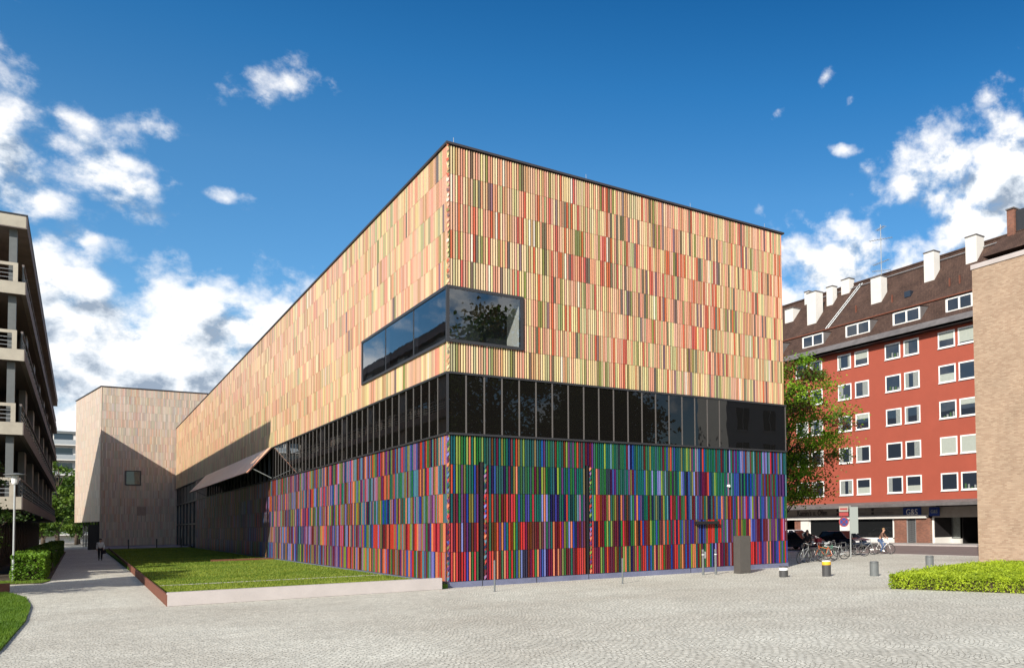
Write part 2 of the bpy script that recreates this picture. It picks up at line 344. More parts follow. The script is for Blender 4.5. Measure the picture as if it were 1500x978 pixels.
# ---------------------------------------------------------------- mesh helpers
class MB:
    def __init__(s): s.v, s.f, s.m, s.c, s.mats = [], [], [], [], []
    def mi(s, m):
        if m not in s.mats: s.mats.append(m)
        return s.mats.index(m)
    def add(s, vs, fs, m, c=None):
        o = len(s.v); s.v += [tuple(v) for v in vs]; k = s.mi(m)
        for f in fs: s.f.append(tuple(i+o for i in f)); s.m.append(k); s.c.append(c)
        return s
    def box(s, x0, x1, y0, y1, z0, z1, m, c=None):
        x0, x1 = sorted((x0, x1)); y0, y1 = sorted((y0, y1)); z0, z1 = sorted((z0, z1))
        return s.add([(x0,y0,z0),(x1,y0,z0),(x1,y1,z0),(x0,y1,z0),(x0,y0,z1),(x1,y0,z1),(x1,y1,z1),(x0,y1,z1)],
              [(3,2,1,0),(4,5,6,7),(0,1,5,4),(1,2,6,5),(2,3,7,6),(3,0,4,7)], m, c)
    def prism(s, poly, ax, a0, a1, m):
        # poly: list of 2D; ax: axis of extrusion
        def P(p, a): return {'x': (a, p[0], p[1]), 'y': (p[0], a, p[1]), 'z': (p[0], p[1], a)}[ax]
        n = len(poly); vs = [P(p, a0) for p in poly] + [P(p, a1) for p in poly]
        fs = [tuple(range(n-1, -1, -1)), tuple(range(n, 2*n))] + [(i, (i+1) % n, (i+1) % n+n, i+n) for i in range(n)]
        return s.add(vs, fs, m)
    def tube(s, pts, rad, m, n=8, caps=True):
        pts = [Vector(p) for p in pts]
        if not isinstance(rad, (list, tuple)): rad = [rad]*len(pts)
        rings = []
        up = None
        for i, p in enumerate(pts):
            d = (pts[min(i+1, len(pts)-1)] - pts[max(i-1, 0)]).normalized()
            if up is None: up = d.orthogonal().normalized()
            up = (up - d*up.dot(d)).normalized(); w = d.cross(up)
            rings.append([p + (up*math.cos(2*math.pi*k/n)+w*math.sin(2*math.pi*k/n))*rad[i] for k in range(n)])
        vs = [v for r in rings for v in r]; fs = []
        for i in range(len(pts)-1):
            for k in range(n): fs.append((i*n+k, i*n+(k+1) % n, (i+1)*n+(k+1) % n, (i+1)*n+k))
        if caps: fs += [tuple(range(n-1, -1, -1)), tuple(range((len(pts)-1)*n, len(pts)*n))]
        return s.add(vs, fs, m)
    def cyl(s, x, y, z0, z1, r, m, n=16, r1=None):
        return s.tube([(x, y, z0), (x, y, z1)], [r, r if r1 is None else r1], m, n)
    def ring(s, c, axis, r, tr, m, n=20, k=5):
        c = Vector(c); axis = Vector(axis).normalized(); u = axis.orthogonal().normalized(); w = axis.cross(u)
        vs = []
        for i in range(n):
            a = 2*math.pi*i/n; d = u*math.cos(a)+w*math.sin(a)
            for j in range(k):
                b = 2*math.pi*j/k; vs.append(c+d*(r+tr*math.cos(b))+axis*tr*math.sin(b))
        fs = [(i*k+j, ((i+1) % n)*k+j, ((i+1) % n)*k+(j+1) % k, i*k+(j+1) % k) for i in range(n) for j in range(k)]
        return s.add(vs, fs, m)
    def disc(s, c, axis, r, th, m, n=16):
        c = Vector(c); a = Vector(axis).normalized()
        return s.tube([c-a*th/2, c+a*th/2], r, m, n)
    def build(s, name, parent=None, smooth=False, bevel=0, label=None, cat=None, group=None, kind=None):
        me = bpy.data.meshes.new(name); me.from_pydata([tuple(v) for v in s.v], [], s.f)
        for m in s.mats: me.materials.append(m)
        me.polygons.foreach_set('material_index', s.m)
        if any(c is not None for c in s.c):
            at = me.attributes.new('Col', 'FLOAT_COLOR', 'FACE')
            at.data.foreach_set('color', np.array([(*(c or (1, 1, 1)), 1) for c in s.c], dtype=np.float32).ravel())
        if smooth: me.polygons.foreach_set('use_smooth', [True]*len(me.polygons))
        me.update()
        o = bpy.data.objects.new(name, me); col.objects.link(o)
        if bevel:
            bm = bmesh.new(); bm.from_mesh(me)
            bmesh.ops.bevel(bm, geom=[e for e in bm.edges if e.calc_length() > bevel*4], offset=bevel, segments=2, affect='EDGES', clamp_overlap=True)
            bm.to_mesh(me); bm.free()
        if parent is not None: o.parent = parent
        return tag(o, label, cat, group, kind)
def tag(o, label=None, cat=None, group=None, kind=None):
    for k, v in (('label', label), ('category', cat), ('group', group), ('kind', kind)):
        if v: o[k] = v
    return o
def thing(name, label, cat, loc=(0, 0, 0), rz=0, group=None):
    o = bpy.data.objects.new(name, None); o.empty_display_size = .3; col.objects.link(o); o.location = loc; o.rotation_euler = (0, 0, rz)
    return tag(o, label, cat, group)
def copy_tree(o, parent=None):
    c = o.copy(); col.objects.link(c)
    if parent is not None: c.parent = parent
    for ch in [x for x in bpy.data.objects if x.parent == o]: copy_tree(ch, c)
    return c
def fast_mesh(name, verts, quads, colors, material, parent=None):
    me = bpy.data.meshes.new(name)
    nv, nf = len(verts), len(quads); k = quads.shape[1]
    me.vertices.add(nv); me.vertices.foreach_set('co', verts.astype(np.float32).ravel())
    me.loops.add(nf*k); me.loops.foreach_set('vertex_index', quads.astype(np.int32).ravel())
    me.polygons.add(nf); me.polygons.foreach_set('loop_start', np.arange(0, nf*k, k, dtype=np.int32))
    me.polygons.foreach_set('loop_total', np.full(nf, k, dtype=np.int32))
    me.update(calc_edges=True)
    me.polygons.foreach_set('use_smooth', np.zeros(nf, dtype=bool))
    if colors is not None:
        at = me.attributes.new('Col', 'FLOAT_COLOR', 'FACE')
        at.data.foreach_set('color', np.concatenate([colors, np.ones((nf, 1))], 1).astype(np.float32).ravel())
    me.materials.append(material); me.validate()
    o = bpy.data.objects.new(name, me); col.objects.link(o)
    if parent is not None: o.parent = parent
    return o

# smooth value noise in numpy for colour zones
_lat = rng.random((64, 64))
def vnoise(u, v):
    u = np.asarray(u, float) % 60; v = np.asarray(v, float) % 60
    i, j = u.astype(int), v.astype(int); a, b = u-i, v-j; a = a*a*(3-2*a); b = b*b*(3-2*b)
    return (_lat[i, j]*(1-a)+_lat[i+1, j]*a)*(1-b)+(_lat[i, j+1]*(1-a)+_lat[i+1, j+1]*a)*b

UP = np.array([(.70,.54,.32),(.66,.54,.27),(.66,.29,.19),(.48,.08,.04),(.18,.20,.055),(.40,.40,.21),(.15,.095,.115),(.72,.66,.55),(.48,.27,.14),(.66,.39,.27),(.10,.095,.07)])
LO = np.array([(.012,.085,.08),(.02,.11,.035),(.025,.05,.24),(.15,.17,.42),(.09,.03,.12),(.10,.010,.02),(.40,.035,.03),(.50,.16,.08),(.15,.13,.04),(.17,.25,.04),(.010,.014,.045),(.24,.12,.23),(.08,.17,.23)])
TW = np.array([(.66,.54,.42),(.58,.54,.42),(.67,.47,.38),(.55,.50,.45),(.49,.44,.41),(.70,.60,.49),(.69,.40,.28),(.54,.49,.39)])
UP = UP*.86+UP.mean(0)*.14
TW = .84*(TW*.55+TW.mean(0)*.45)
def pick(pal, w):
    w = np.maximum(w, 1e-4); c = np.cumsum(w, 1); c /= c[:, -1:]
    r = rng.random(len(w)); k = (r[:, None] > c).sum(1)
    cc = pal[np.minimum(k, len(pal)-1)]
    return np.clip(cc*rng.uniform(.82, 1.15, (len(w), 1)) + rng.uniform(-.02, .02, (len(w), 3)), .004, .85)
def w_upper(u, z, side):
    n1, n2, n3 = vnoise(u*.22+3, z*.35), vnoise(u*.3+20, z*.5+7), vnoise(u*.15+40, z*.3+9)
    #               cream yel  salm red  oliv pgrn mauv wht  ochr peach dark
    w = np.tile(np.array([[3, 2.2, 2.2, .45, .5, 1.2, .3, .3, 1.9, 2.6, .2]], float), (len(u), 1))
    low = np.clip((13-z)/4, 0, 1); hi = 1-low
    if side == 'short':
        rt = np.clip((u-8)/8, 0, 1)
        w[:, 3] += 2.4*n1*n1*(.25+hi)+.7*rt; w[:, 2] += 2.6*n2*(.3+hi)+2.0*rt; w[:, 9] += 1.5*rt
        w[:, 4] += 2.4*n3*n3+.5*low; w[:, 5] += 1.6*low; w[:, 6] += 1.8*n2*n2*(.4+hi*.6); w[:, 10] += 1.6*n1*n1
        w[:, 1] += 2.2*low*(1-rt); w[:, 0] += 1.2*low
    else:
        w[:, 3] *= .2; w[:, 10] *= .2; w[:, 6] *= .5; w[:, 4] *= .35; w[:, 7] *= .5
        w[:, 0] += 2.5*low+1.2; w[:, 1] += 2.4*low; w[:, 5] += 1.2*low; w[:, 2] += 2.8*n1*(.25+.75*hi); w[:, 9] += 3.4*n2*(.3+.7*hi)+1.8; w[:, 8] += 1.3*np.clip(u/50, 0, 1)+.3
    return w
def w_lower(u, z, side):
    n1, n2, n3 = vnoise(u*.35+3, z*.6), vnoise(u*.4+20, z*.9+7), vnoise(u*.3+40, z*.8+9)
    t = np.clip((z-.3)/5.4, 0, 1); one = np.ones_like(u)
    # teal green blue peri purp maroon red orange olive lime navy pink pale
    if side == 'short':
        R_ = np.clip((u-6)/9, 0, 1)**1.2; Lf = 1-R_
        top = np.clip((t-.45)/.35, 0, 1); bot = np.clip((.6-t)/.35, 0, 1)
        w = np.stack([.8+5*top*Lf+2.0*n1*top+1.0*R_, .9+3.6*top*Lf+1.4*n2, .9+2.0*R_+.8*n3, .35+1.5*R_*top, .5+1.2*R_+.6*n1, 1.3+5.5*bot*(.35+.65*Lf)+.6,
                      .5+3.6*bot*(.3+.7*Lf)+.8*n2*n2, .3+1.2*bot, .5+.7*n1, .45+.9*top*Lf, 1.4+1.0*n2, .15+.5*R_, .25+1.0*R_*top], 1)
    else:
        near = np.clip(1-(u-2)/16, 0, 1); far = 1-near
        mid = np.exp(-((t-.7)/.2)**2); bot = np.clip((.5-t)/.35, 0, 1)
        w = np.stack([.4+3.5*mid*near+1.2*n1*far*mid, .5+2.6*mid*near+.7*n2, .9+.7*far*(1-t), .3+.8*far*n2, .4+.9*far*n3, 1.8+2.0*bot*near+1.2*far*t,
                      .9+4.4*bot*near+1.8*far*t*n1, .7+1.8*bot*near+.5*n2, 1.1+1.0*n1, .35*one, .8*one, .7+.8*far*n1, .6+1.2*mid], 1)
    return w
def w_tower(u, z, side):
    n1, n2 = vnoise(u*.3+3, z*.3), vnoise(u*.4+20, z*.4+7)
    w = np.ones((len(u), 8)); w[:, 2] += 1.6*n1+.8; w[:, 6] += 1.6*(n2**3); w[:, 5] += 1.0; w[:, 1] += 1.2*(1-n1)
    return w

def rods(name, parent, u0, u1, z0, z1, pos, pal, wf, side, pitch=.1, width=.045, depth=.045, rows=None, holes=(), material=None, runs=1, sub=1, stand=.0, ucol=0):
    """rows of upright ceramic rods; pos(u, z, d) maps to world, d = distance out of the wall"""
    nr = rows; h = (z1-z0)/nr; n = int((u1-u0)/pitch)
    U, Z, WID = [], [], []
    for r in range(nr):
        uu = u0 + (np.arange(n)+.5)*pitch
        U.append(uu); Z.append(np.full(n, z0+r*h))
    U = np.concatenate(U); Z = np.concatenate(Z)
    C = pick(pal, wf(U+ucol, Z+h/2, side))
    if runs > 1:
        for r in range(nr):
            i = r*n
            while i < (r+1)*n:
                k = rnd.choice((1, 1, 2, 2, 3)) if runs == 2 else rnd.choice((1, 2, 3, 4))
                k = min(k, (r+1)*n-i); C[i:i+k] = C[i]*rng.uniform(.93, 1.06, (k, 1)); i += k
    keep = np.ones(len(U), bool)
    Z1 = Z+h-.012
    for (a0, a1, b0, b1) in holes:
        inx = (U+width/2 > a0) & (U-width/2 < a1)
        full = inx & (Z >= b0-1e-3) & (Z1 <= b1+1e-3)
        keep &= ~full
        c1 = inx & (Z < b0) & (Z1 > b0); c2 = inx & (Z < b1) & (Z1 > b1) & ~c1
        both = c1 & (Z1 > b1)
        Z1 = np.where(c1, b0, Z1); Z = np.where(c2, b1, Z)
        if both.any():   # a rod cut in two by the opening: keep its upper stub too
            U = np.concatenate([U, U[both]]); C = np.concatenate([C, C[both]]); keep = np.concatenate([keep, np.ones(both.sum(), bool)])
            zz = (z0 + np.floor((b1-z0)/h)*h)
            Z = np.concatenate([Z, np.full(both.sum(), b1)]); Z1 = np.concatenate([Z1, np.full(both.sum(), zz+h-.012)])
    U, Z, Z1, C = U[keep], Z[keep], Z1[keep], C[keep]
    k = len(U)
    a, b = U-width/2, U+width/2
    corners = []
    for (uu, zz, dd) in ((a,Z,stand),(b,Z,stand),(b,Z,stand+depth),(a,Z,stand+depth),(a,Z1,stand),(b,Z1,stand),(b,Z1,stand+depth),(a,Z1,stand+depth)):
        corners.append(pos(uu, zz, np.full(k, dd)))
    V = np.stack(corners, 1).reshape(-1, 3)
    F = np.array([(3,2,1,0),(4,5,6,7),(2,3,7,6),(1,2,6,5),(3,0,4,7),(0,1,5,4)])
    Q = (F[None]+(np.arange(k)*8)[:, None, None]).reshape(-1, 4)
    o = fast_mesh(name, V, Q, np.repeat(C, 6, 0), material or M['rod'], parent)
    return o

# ---------------------------------------------------------------- ground
MB().add([(-900,-900,-.03),(900,-900,-.03),(900,900,-.03),(-900,900,-.03)], [(0,1,2,3)], M['dirt']).build('ground', kind='structure')
MB().add([(-60,-60,0),(31.9,-60,0),(31.9,60,0),(17,60,0),(17,150,0),(-60,150,0)], [(0,1,2,3,4,5)], COB).build('plaza', kind='structure')
MB().add([(32.05,-200,-.01),(45.9,-200,-.01),(45.9,250,-.01),(32.05,250,-.01)], [(0,1,2,3)], M['asphalt']).build('road', kind='structure')
MB().box(31.9,32.05,-60,150,-.03,.012, M['concrete']).box(45.9,46.05,-60,200,-.03,.10, M['concrete']).build('kerb', kind='structure')
MB().box(46.05,49.9,-60,200,-.03,.09, M['pave']).build('pavement', kind='structure')

# ---------------------------------------------------------------- museum, long block
H, BT, BB, Z0 = 17.42, 8.33, 5.97, .24
WX, LY = 17.24, 119.0
mus = thing('museum_building', 'long museum block clad in rows of multicoloured ceramic rods, with a dark ribbon of windows', 'building')
IN = .16   # depth of backing wall behind rod faces
# cores: solid volumes behind the rods (open where the corner window room is)
ROOM = (3.0, 12.7, 9.6, 11.67)
def wall_face(name, m, zc0, zc1, holes=()):
    pass
up = MB()
xb, yb = IN, IN
# upper walls as slabs around the corner room
up.box(xb, WX-.05, yb, LY, 11.67+.06, H-.12, M['back_up'])
up.box(xb, WX-.05, yb, LY, BT+.06, 9.6-.06, M['back_up'])
up.box(3.06, WX-.05, yb, LY, 9.6-.06, 11.67+.06, M['back_up'])
up.box(xb, 3.06, 12.76, LY, 9.6-.06, 11.67+.06, M['back_up'])
up.build('upper_wall', mus)
lo = MB()
lo.box(xb, WX-.05, yb, 91.2, 0, BB-.05, M['back_low'])
lo.box(2.5, WX-.05, 91.2, LY, 0, BB-.05, M['back_low'])
lo.build('lower_wall', mus)
MB().box(xb+.1, WX-.15, yb+.1, LY, BB-.05, BT+.06, M['gasket']).build('inner_core', mus)
cp = MB()
cp.box(-.03, WX+.03, -.03, LY, H-.085, H+.0, M['coping'])
cp.box(.25, WX-.3, .25, LY, H, H+.02, M['sheet'])
cp.build('roof_coping', mus)
# rods
holes_R = [(-.1, 3.0, 9.56, 11.72)]
holes_L = [(-.1, 12.72, 9.56, 11.72)]
rods('rod_cladding', mus, .03, WX-.02, BT+.05, H-.12, lambda u, z, d: np.stack([u, .10-d, z], 1), UP, w_upper, 'short', rows=8, holes=holes_R, width=.050, depth=.04, stand=.02)
rods('rod_cladding', mus, .03, LY-.3, BT+.05, H-.12, lambda u, z, d: np.stack([.10-d, u, z], 1), UP, w_upper, 'long', rows=8, holes=holes_L, runs=2, width=.052, depth=.05, stand=.02)
DOORS = [(1.30, 1.42), (5.90, 6.0)]
rods('rod_cladding', mus, .03, WX-.0, Z0, BB-.06, lambda u, z, d: np.stack([u, .10-d, z], 1), LO, w_lower, 'short', rows=5, width=.048, depth=.04, stand=.02,
     holes=[(a, b, 0, 4.9) for a, b in DOORS])
rods('rod_cladding', mus, .03, 91.2, Z0, BB-.06, lambda u, z, d: np.stack([.10-d, u, z], 1), LO, w_lower, 'long', rows=5, runs=2, width=.052, depth=.05, stand=.02)
# end-on corner stack where the two claddings meet, and beside each door leaf: short twisted rod ends
def ends(x, y, z0, z1, pal, wf):
    b = MB(); z = z0; k = 0
    while z < z1-.05:
        c = pal[rnd.randrange(len(pal))]; c2 = pal[rnd.randrange(len(pal))]
        s = .05 if k % 2 else -.02
        b.add([(x-.03+s*.4, y-.045, z), (x+.05, y-.045, z+.1), (x+.05, y-.03, z+.2), (x-.03+s*.4, y-.03, z+.13)], [(0, 1, 2, 3)], M['rod'], tuple(c))
        b.add([(x-.03, y-.025, z+.1), (x+.05, y-.025, z), (x+.05, y-.02, z+.06), (x-.03, y-.02, z+.2)], [(0, 1, 2, 3)], M['rod'], tuple(c2))
        z += .2; k += 1
    return b
for (x, z0, z1, pal) in ((.02, Z0, BB-.1, LO), (.02, BT+.1, 9.5, UP), (.02, 11.8, H-.15, UP), (1.47, Z0, 4.85, LO), (6.05, Z0, 4.85, LO)):
    ends(x, .06, z0, z1, pal, None).build('rod_end_strip', mus)
for a, b in DOORS: MB().box(a, b-.02, .06, .15, .05, 4.9, M['gasket']).build('door_gap', mus)
# plinth
pl = MB()
pl.box(.0, WX, .03, .155, 0.0, Z0-.02, M['plinth'])
for a in (1.36, 3.6, 5.95, 11.2): pl.box(a-.01, a+.01, .02, .03, .0, Z0-.02, M['gasket'])
pl.box(0.0, .12, .12, 91.2, 0, Z0-.02, M['plinth'])
pl.build('base_plinth', mus)
MB().box(-.34, -.02, -.06, .5, .0, .26, M['gasket']).build('corner_plinth_block', mus)
# window ribbon, short side
def ribbon(name_glass, along, a0, a1, marks, zb=BB, zt=BT):
    gl, fr = MB(), MB()
    def B(b, u0, u1, d0, d1, z0, z1, m):
        if along == 'x': b.box(u0, u1, d0, d1, z0, z1, m)
        else: b.box(d0, d1, u0, u1, z0, z1, m)
    ed = [a0]+list(marks)+[a1]
    for p, q in zip(ed[:-1], ed[1:]):
        B(gl, p+.012, q-.012, .03+rnd.uniform(-.001, .001), .06, zb+.03, zt-.03, M['band_glass'])
    g_ = gl.build(name_glass, mus)
    B(fr, a0, a1, -.02, .13, zb-.05, zb+.03, M['metal']); B(fr, a0, a1, -.02, .13, zt-.03, zt+.05, M['metal'])
    for q in marks: B(fr, q-.028, q+.028, .012, .065, zb+.032, zt-.032, M['mull'])
    return fr
f1 = ribbon('ribbon_glazing', 'x', .06, WX, [.73+.72*i for i in range(18)]+[17.18])
f1.box(-.02, .055, -.02, .055, BB+.035, BT-.035, M['metal'])
f1.build('ribbon_frame', mus)
f2 = ribbon('ribbon_glazing', 'y', .06, 38.0, [1.2+1.053*i for i in range(36) if 1.2+1.053*i < 37.6])
f2.build('ribbon_frame', mus)
f3 = ribbon('ribbon_glazing', 'y', 79.8, 91.0, [80.9+1.05*i for i in range(9)]); f3.build('ribbon_frame', mus)
# opening behind the shutter: recessed glazing
rc = MB()
rc.box(.13, .16, 38.1, 79.7, BB+.03, BT-.03, M['shop_glass'])
for i in range(21): rc.box(.05, .13, 38.2+i*2.05, 38.28+i*2.05, BB+.03, BT-.03, M['metal'])
rc.box(.0, .14, 38.0, 79.8, BB-.05, BB+.03, M['metal']); rc.box(.0, .14, 38.0, 79.8, BT-.03, BT+.05, M['metal'])
rc.build('recessed_glazing', mus)
# full height glazing at the far end
fg = MB()
fg.box(.3, .36, 91.3, LY, .1, BB-.05, M['shop_glass'])
for i in range(7): fg.box(.2, .3, 91.3+i*4.6, 91.42+i*4.6, .1, BT-.04, M['metal'])
fg.box(.18, .3, 91.3, LY, 3.0, 3.2, M['metal']); fg.box(.12, .3, 91.05, LY, BB-.05, BB+.1, M['metal'])
fg.box(.3, .34, 91.05, LY, BB+.1, BT-.03, M['shop_glass'])
fg.box(.0, .3, 91.0, LY, BT-.03, BT+.05, M['metal'])
fg.build('foyer_glazing', mus)
# shutter (tilted panel of rods) with stays
SH = thing('tilted_shutter', '', ''); 
for k in ('label', 'category'):
    if k in SH: del SH[k]
SH.parent = mus
sx, sz = -1.53, -1.92; sl = math.hypot(sx, sz)
ux, uz = sx/sl, sz/sl          # down-slope direction
nx, nz_ = uz, -ux              # outward normal (pointing -x,+z)
if nx > 0: nx, nz_ = -nx, -nz_
def shpos(u, z, d):            # z = distance down the slope
    return np.stack([0-.03+ux*z+nx*d, u, 8.36+uz*z+nz_*d], 1)
rods('rod_panel', SH, 38.3, 79.6, .02, sl, shpos, np.array([(.82,.47,.27),(.8,.5,.30),(.76,.36,.22),(.74,.34,.2),(.7,.40,.24),(.8,.48,.32)])[[0,1,2,3,4,5,2,0,1,2,4]], w_upper, 'long', rows=2, runs=2, pitch=.1, width=.075, depth=.03, stand=.03)  # rod colours lifted to stand in for sunlight the shutter does not get
pb = MB(); q = [(-.03, 8.36), (-.03+ux*sl, 8.36+uz*sl), (-.03+ux*sl-nx*.06, 8.36+uz*sl-nz_*.06), (-.03-nx*.06, 8.36-nz_*.06)]
pb.prism([(a+nx*.02, b+nz_*.02) for a, b in q], 'y', 38.25, 79.65, M['back_up']); pb.build('backing_panel', SH)
for y in (38.35, 48.6, 58.9, 69.2, 79.5): MB().tube([(-.02, y, 6.1), (ux*sl*.8, y, 8.3+uz*sl*.8)], .03, M['lightgrey'] if y < 39 else M['metal'], 6).build('stay_rod', SH)
# corner window
cw = MB()
t = .12
for (z0, z1) in ((9.53, 9.53+t), (11.75-t, 11.75)):
    cw.box(.056, 3.05, -.03, .16, z0, z1, M['metal']); cw.box(-.03, .16, .168, 12.76, z0, z1, M['metal'])
cw.box(2.95, 3.07, -.032, .162, 9.53, 11.75, M['metal']); cw.box(-.032, .162, 12.64, 12.78, 9.53, 11.75, M['metal'])
cw.box(-.038, .075, -.038, .075, 9.53, 11.75, M['metal'])
for y in (4.25, 8.5): cw.box(-.0, .16, y-.09, y+.09, 9.62, 11.66, M['metal'])
cwo = cw.build('corner_window_frame', mus)
gp = MB().add([(.06, .0, 9.6), (2.97, .0, 9.6), (2.97, .0, 11.68), (.06, .0, 11.68)], [(0, 1, 2, 3)], M['clear_glass'])
gp.build('window_pane', cwo)
for (a, b) in ((.06, 4.2), (4.3, 8.45), (8.55, 12.68)):
    MB().add([(0, a, 9.6), (0, a, 11.68), (0, b, 11.68), (0, b, 9.6)], [(0, 1, 2, 3)], M['clear_glass']).build('window_pane', cwo)
rm = MB()
rm.add([(2.96, .03, 9.58), (2.96, 12.7, 9.58), (2.96, 12.7, 11.7), (2.96, .03, 11.7)], [(0, 1, 2, 3)], M['room'])
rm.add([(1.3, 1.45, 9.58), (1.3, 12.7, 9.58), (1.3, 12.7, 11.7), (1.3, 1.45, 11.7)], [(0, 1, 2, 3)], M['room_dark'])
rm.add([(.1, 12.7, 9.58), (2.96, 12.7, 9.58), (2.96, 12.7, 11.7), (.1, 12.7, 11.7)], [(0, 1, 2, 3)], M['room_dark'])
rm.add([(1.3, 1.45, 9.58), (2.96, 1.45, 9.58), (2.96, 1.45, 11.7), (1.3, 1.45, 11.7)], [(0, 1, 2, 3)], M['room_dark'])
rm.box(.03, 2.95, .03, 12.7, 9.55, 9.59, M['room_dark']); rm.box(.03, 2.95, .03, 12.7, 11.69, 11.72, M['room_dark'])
rm.build('window_room', mus)
# lightning rods on the roof edge
for x, y in ((.35, .3), (.3, 17.5), (6.1, .3), (11.6, .3), (16.2, .3)):
    MB().cyl(x, y, H, H+.34, .010, M['lightgrey'], 6).cyl(x, y, H, H+.06, .05, M['grey'], 8).build('lightning_rod', mus)
MB().disc((13.45, -.0, 4.12), (0, 1, 0), .07, .12, M['lamp']).build('wall_light', mus)
hf = MB(); hf.box(11.45, 12.75, -.16, .02, 2.28, 2.42, M['gasket']); hf.build('door_rail', mus)

# ---------------------------------------------------------------- museum tower
tow = thing('museum_tower', 'taller museum end block clad in pale pinkish grey rods, half shaded, one square window', 'building')
TY, TH = 119.0, 22.9
A = (-8.68, TY); Bp = (-11.51, 138.8)
dx, dy = Bp[0]-A[0], Bp[1]-A[1]; Ls = math.hypot(dx, dy); dx /= Ls; dy /= Ls
tb = MB()
tb.prism([(A[0]+.15, TY+.15), (14, TY+.15), (14, 138.9), (Bp[0]+.15, Bp[1])], 'z', 3.8, TH-.05, M['back_tower'])
tb.prism([(A[0]+.15, TY+.15), (14, TY+.15), (14, 138.9), (Bp[0]+1.6, Bp[1]), (A[0]+1.6, TY+9), (A[0]+.15, TY+6)], 'z', 0, 3.8, M['back_tower'])
tb.build('tower_wall', tow)
tholes = [(2.82, 4.62, 8.9-.0, 11.0), (4.2, 5.25, 4.52, 5.82)]
rods('rod_cladding', tow, 0, 22, .25, TH-.1, lambda u, z, d: np.stack([A[0]+u, TY+.1-d, z], 1), TW, w_tower, 'f', pitch=.15, width=.115, depth=.04, rows=20, holes=[tholes[0]], material=M['rod_matt'])
rods('rod_cladding', tow, 0, Ls, 3.75, TH-.1, lambda u, z, d: np.stack([A[0]+dx*u-dy*(d-.1)*1, A[1]+dy*u+dx*(d-.1), z], 1), TW, w_tower, 's', pitch=.15, width=.115, depth=.04, rows=17, material=M['rod_matt'], runs=1)
MB().prism([(A[0]-.05, TY-.05), (14.1, TY-.05), (14.1, 139.0), (Bp[0]-.05, Bp[1])], 'z', TH-.05, TH+.06, M['coping']).build('roof_coping', tow)
sw = MB(); X0, X1 = A[0]+2.82, A[0]+4.62
for a in ((X0, X0+.12, 8.9, 11.0), (X1-.12, X1, 8.9, 11.0)): sw.box(a[0], a[1], TY-.03, TY+.2, a[2], a[3], M['metal'])
for z in (8.9, 10.88): sw.box(X0+.12, X1-.12, TY-.03, TY+.2, z, z+.12, M['metal'])
swo = sw.build('window_frame', tow)
MB().box(X0+.12, X1-.12, TY+.08, TY+.1, 9.02, 10.88, M['win_glass']).build('window_pane', swo)
lou = MB()
for i in range(9): lou.box(A[0]+4.2, A[0]+5.25, TY-.02, TY+.06, 4.52+i*.145, 4.63+i*.145, M['back_tower'])
lou.box(A[0]+4.2, A[0]+5.25, TY+.0, TY+.04, 4.52, 5.82, M['soffit'])
lou.build('louvre_grille', tow)
en = MB()
for i in range(6):
    u = 7+i*2.4
    x, y = A[0]+dx*u+1.0, A[1]+dy*u
    en.box(x-.06, x+.06, y-.06, y+.06, 0, 3.8, M['metal'])
for i in range(5):
    u = 7+i*2.4; x, y = A[0]+dx*u+1.0, A[1]+dy*u; x2, y2 = A[0]+dx*(u+2.4)+1.0, A[1]+dy*(u+2.4)
    en.add([(x, y, 0), (x2, y2, 0), (x2, y2, 3.8), (x, y, 3.8)], [(0, 1, 2, 3)], M['shop_glass'])
en.build('entrance_glazing', tow)

# ---------------------------------------------------------------- lawn, edging, wall
MB().box(-8.55, -.02, -.1, 97, -.02, .17, M['grass']).build('lawn', kind='structure')
MB().box(-8.6, -.02, 97, 118.9, -.02, .22, M['plinth']).build('terrace', kind='structure')
MB().box(-8.74, -.34, -.45, -.1, 0, .43, M['concrete']).build('low_concrete_wall', bevel=.012, label='low pale concrete wall along the front edge of the raised lawn', cat='wall')
ce = MB(); ce.add([(-8.75, -.42, 0), (-8.62, -.42, 0), (-8.0, 96.8, 0), (-8.12, 96.8, 0), (-8.75, -.42, .36), (-8.7, -.42, .36), (-8.07, 96.8, .36), (-8.12, 96.8, .36)],
       [(3,2,1,0), (4,5,6,7), (0,1,5,4), (1,2,6,5), (2,3,7,6), (3,0,4,7)], M['corten'])
ce.build('steel_edging', label='rusty brown steel edging running down the side of the lawn', cat='edging')
for y in (2.9, 8.6):
    MB().box(-8.4, -.1, y, y+.14, .16, .19, M['concrete']).build('lawn_strip', kind='structure')
MB().box(-3.9, -.1, 36.5, 36.56, .1, .30, M['corten']).build('steel_lawn_divider', label='short rusty steel strip across the lawn where the shade begins', cat='edging')
def grass_blades(name, sampler, n, hmin, hmax, w, c0, c1):
    P = sampler(n); n = len(P)
    ang = rng.random(n)*6.283; h = rng.uniform(hmin, hmax, n); lx = rng.normal(0, .35, n)*h; ly = rng.normal(0, .35, n)*h
    dx_, dy_ = np.cos(ang)*w/2, np.sin(ang)*w/2
    z0 = P[:, 2]
    V = np.stack([np.stack([P[:, 0]-dx_, P[:, 1]-dy_, z0], 1), np.stack([P[:, 0]+dx_, P[:, 1]+dy_, z0], 1), np.stack([P[:, 0]+lx, P[:, 1]+ly, z0+h], 1)], 1).reshape(-1, 3)
    T = np.arange(n*3).reshape(-1, 3)
    tt = np.clip(vnoise(P[:, 0]*.45+5, P[:, 1]*.45+8)*.6+vnoise(P[:, 0]*2.1+9, P[:, 1]*2.1+1)*.35-.15+rng.random(n)*.4, 0, 1)[:, None]
    C = np.array(c0)*(1-tt)+np.array(c1)*tt
    o = fast_mesh(name, V, T, C, M['leaf'])
    return tag(o, kind='stuff')
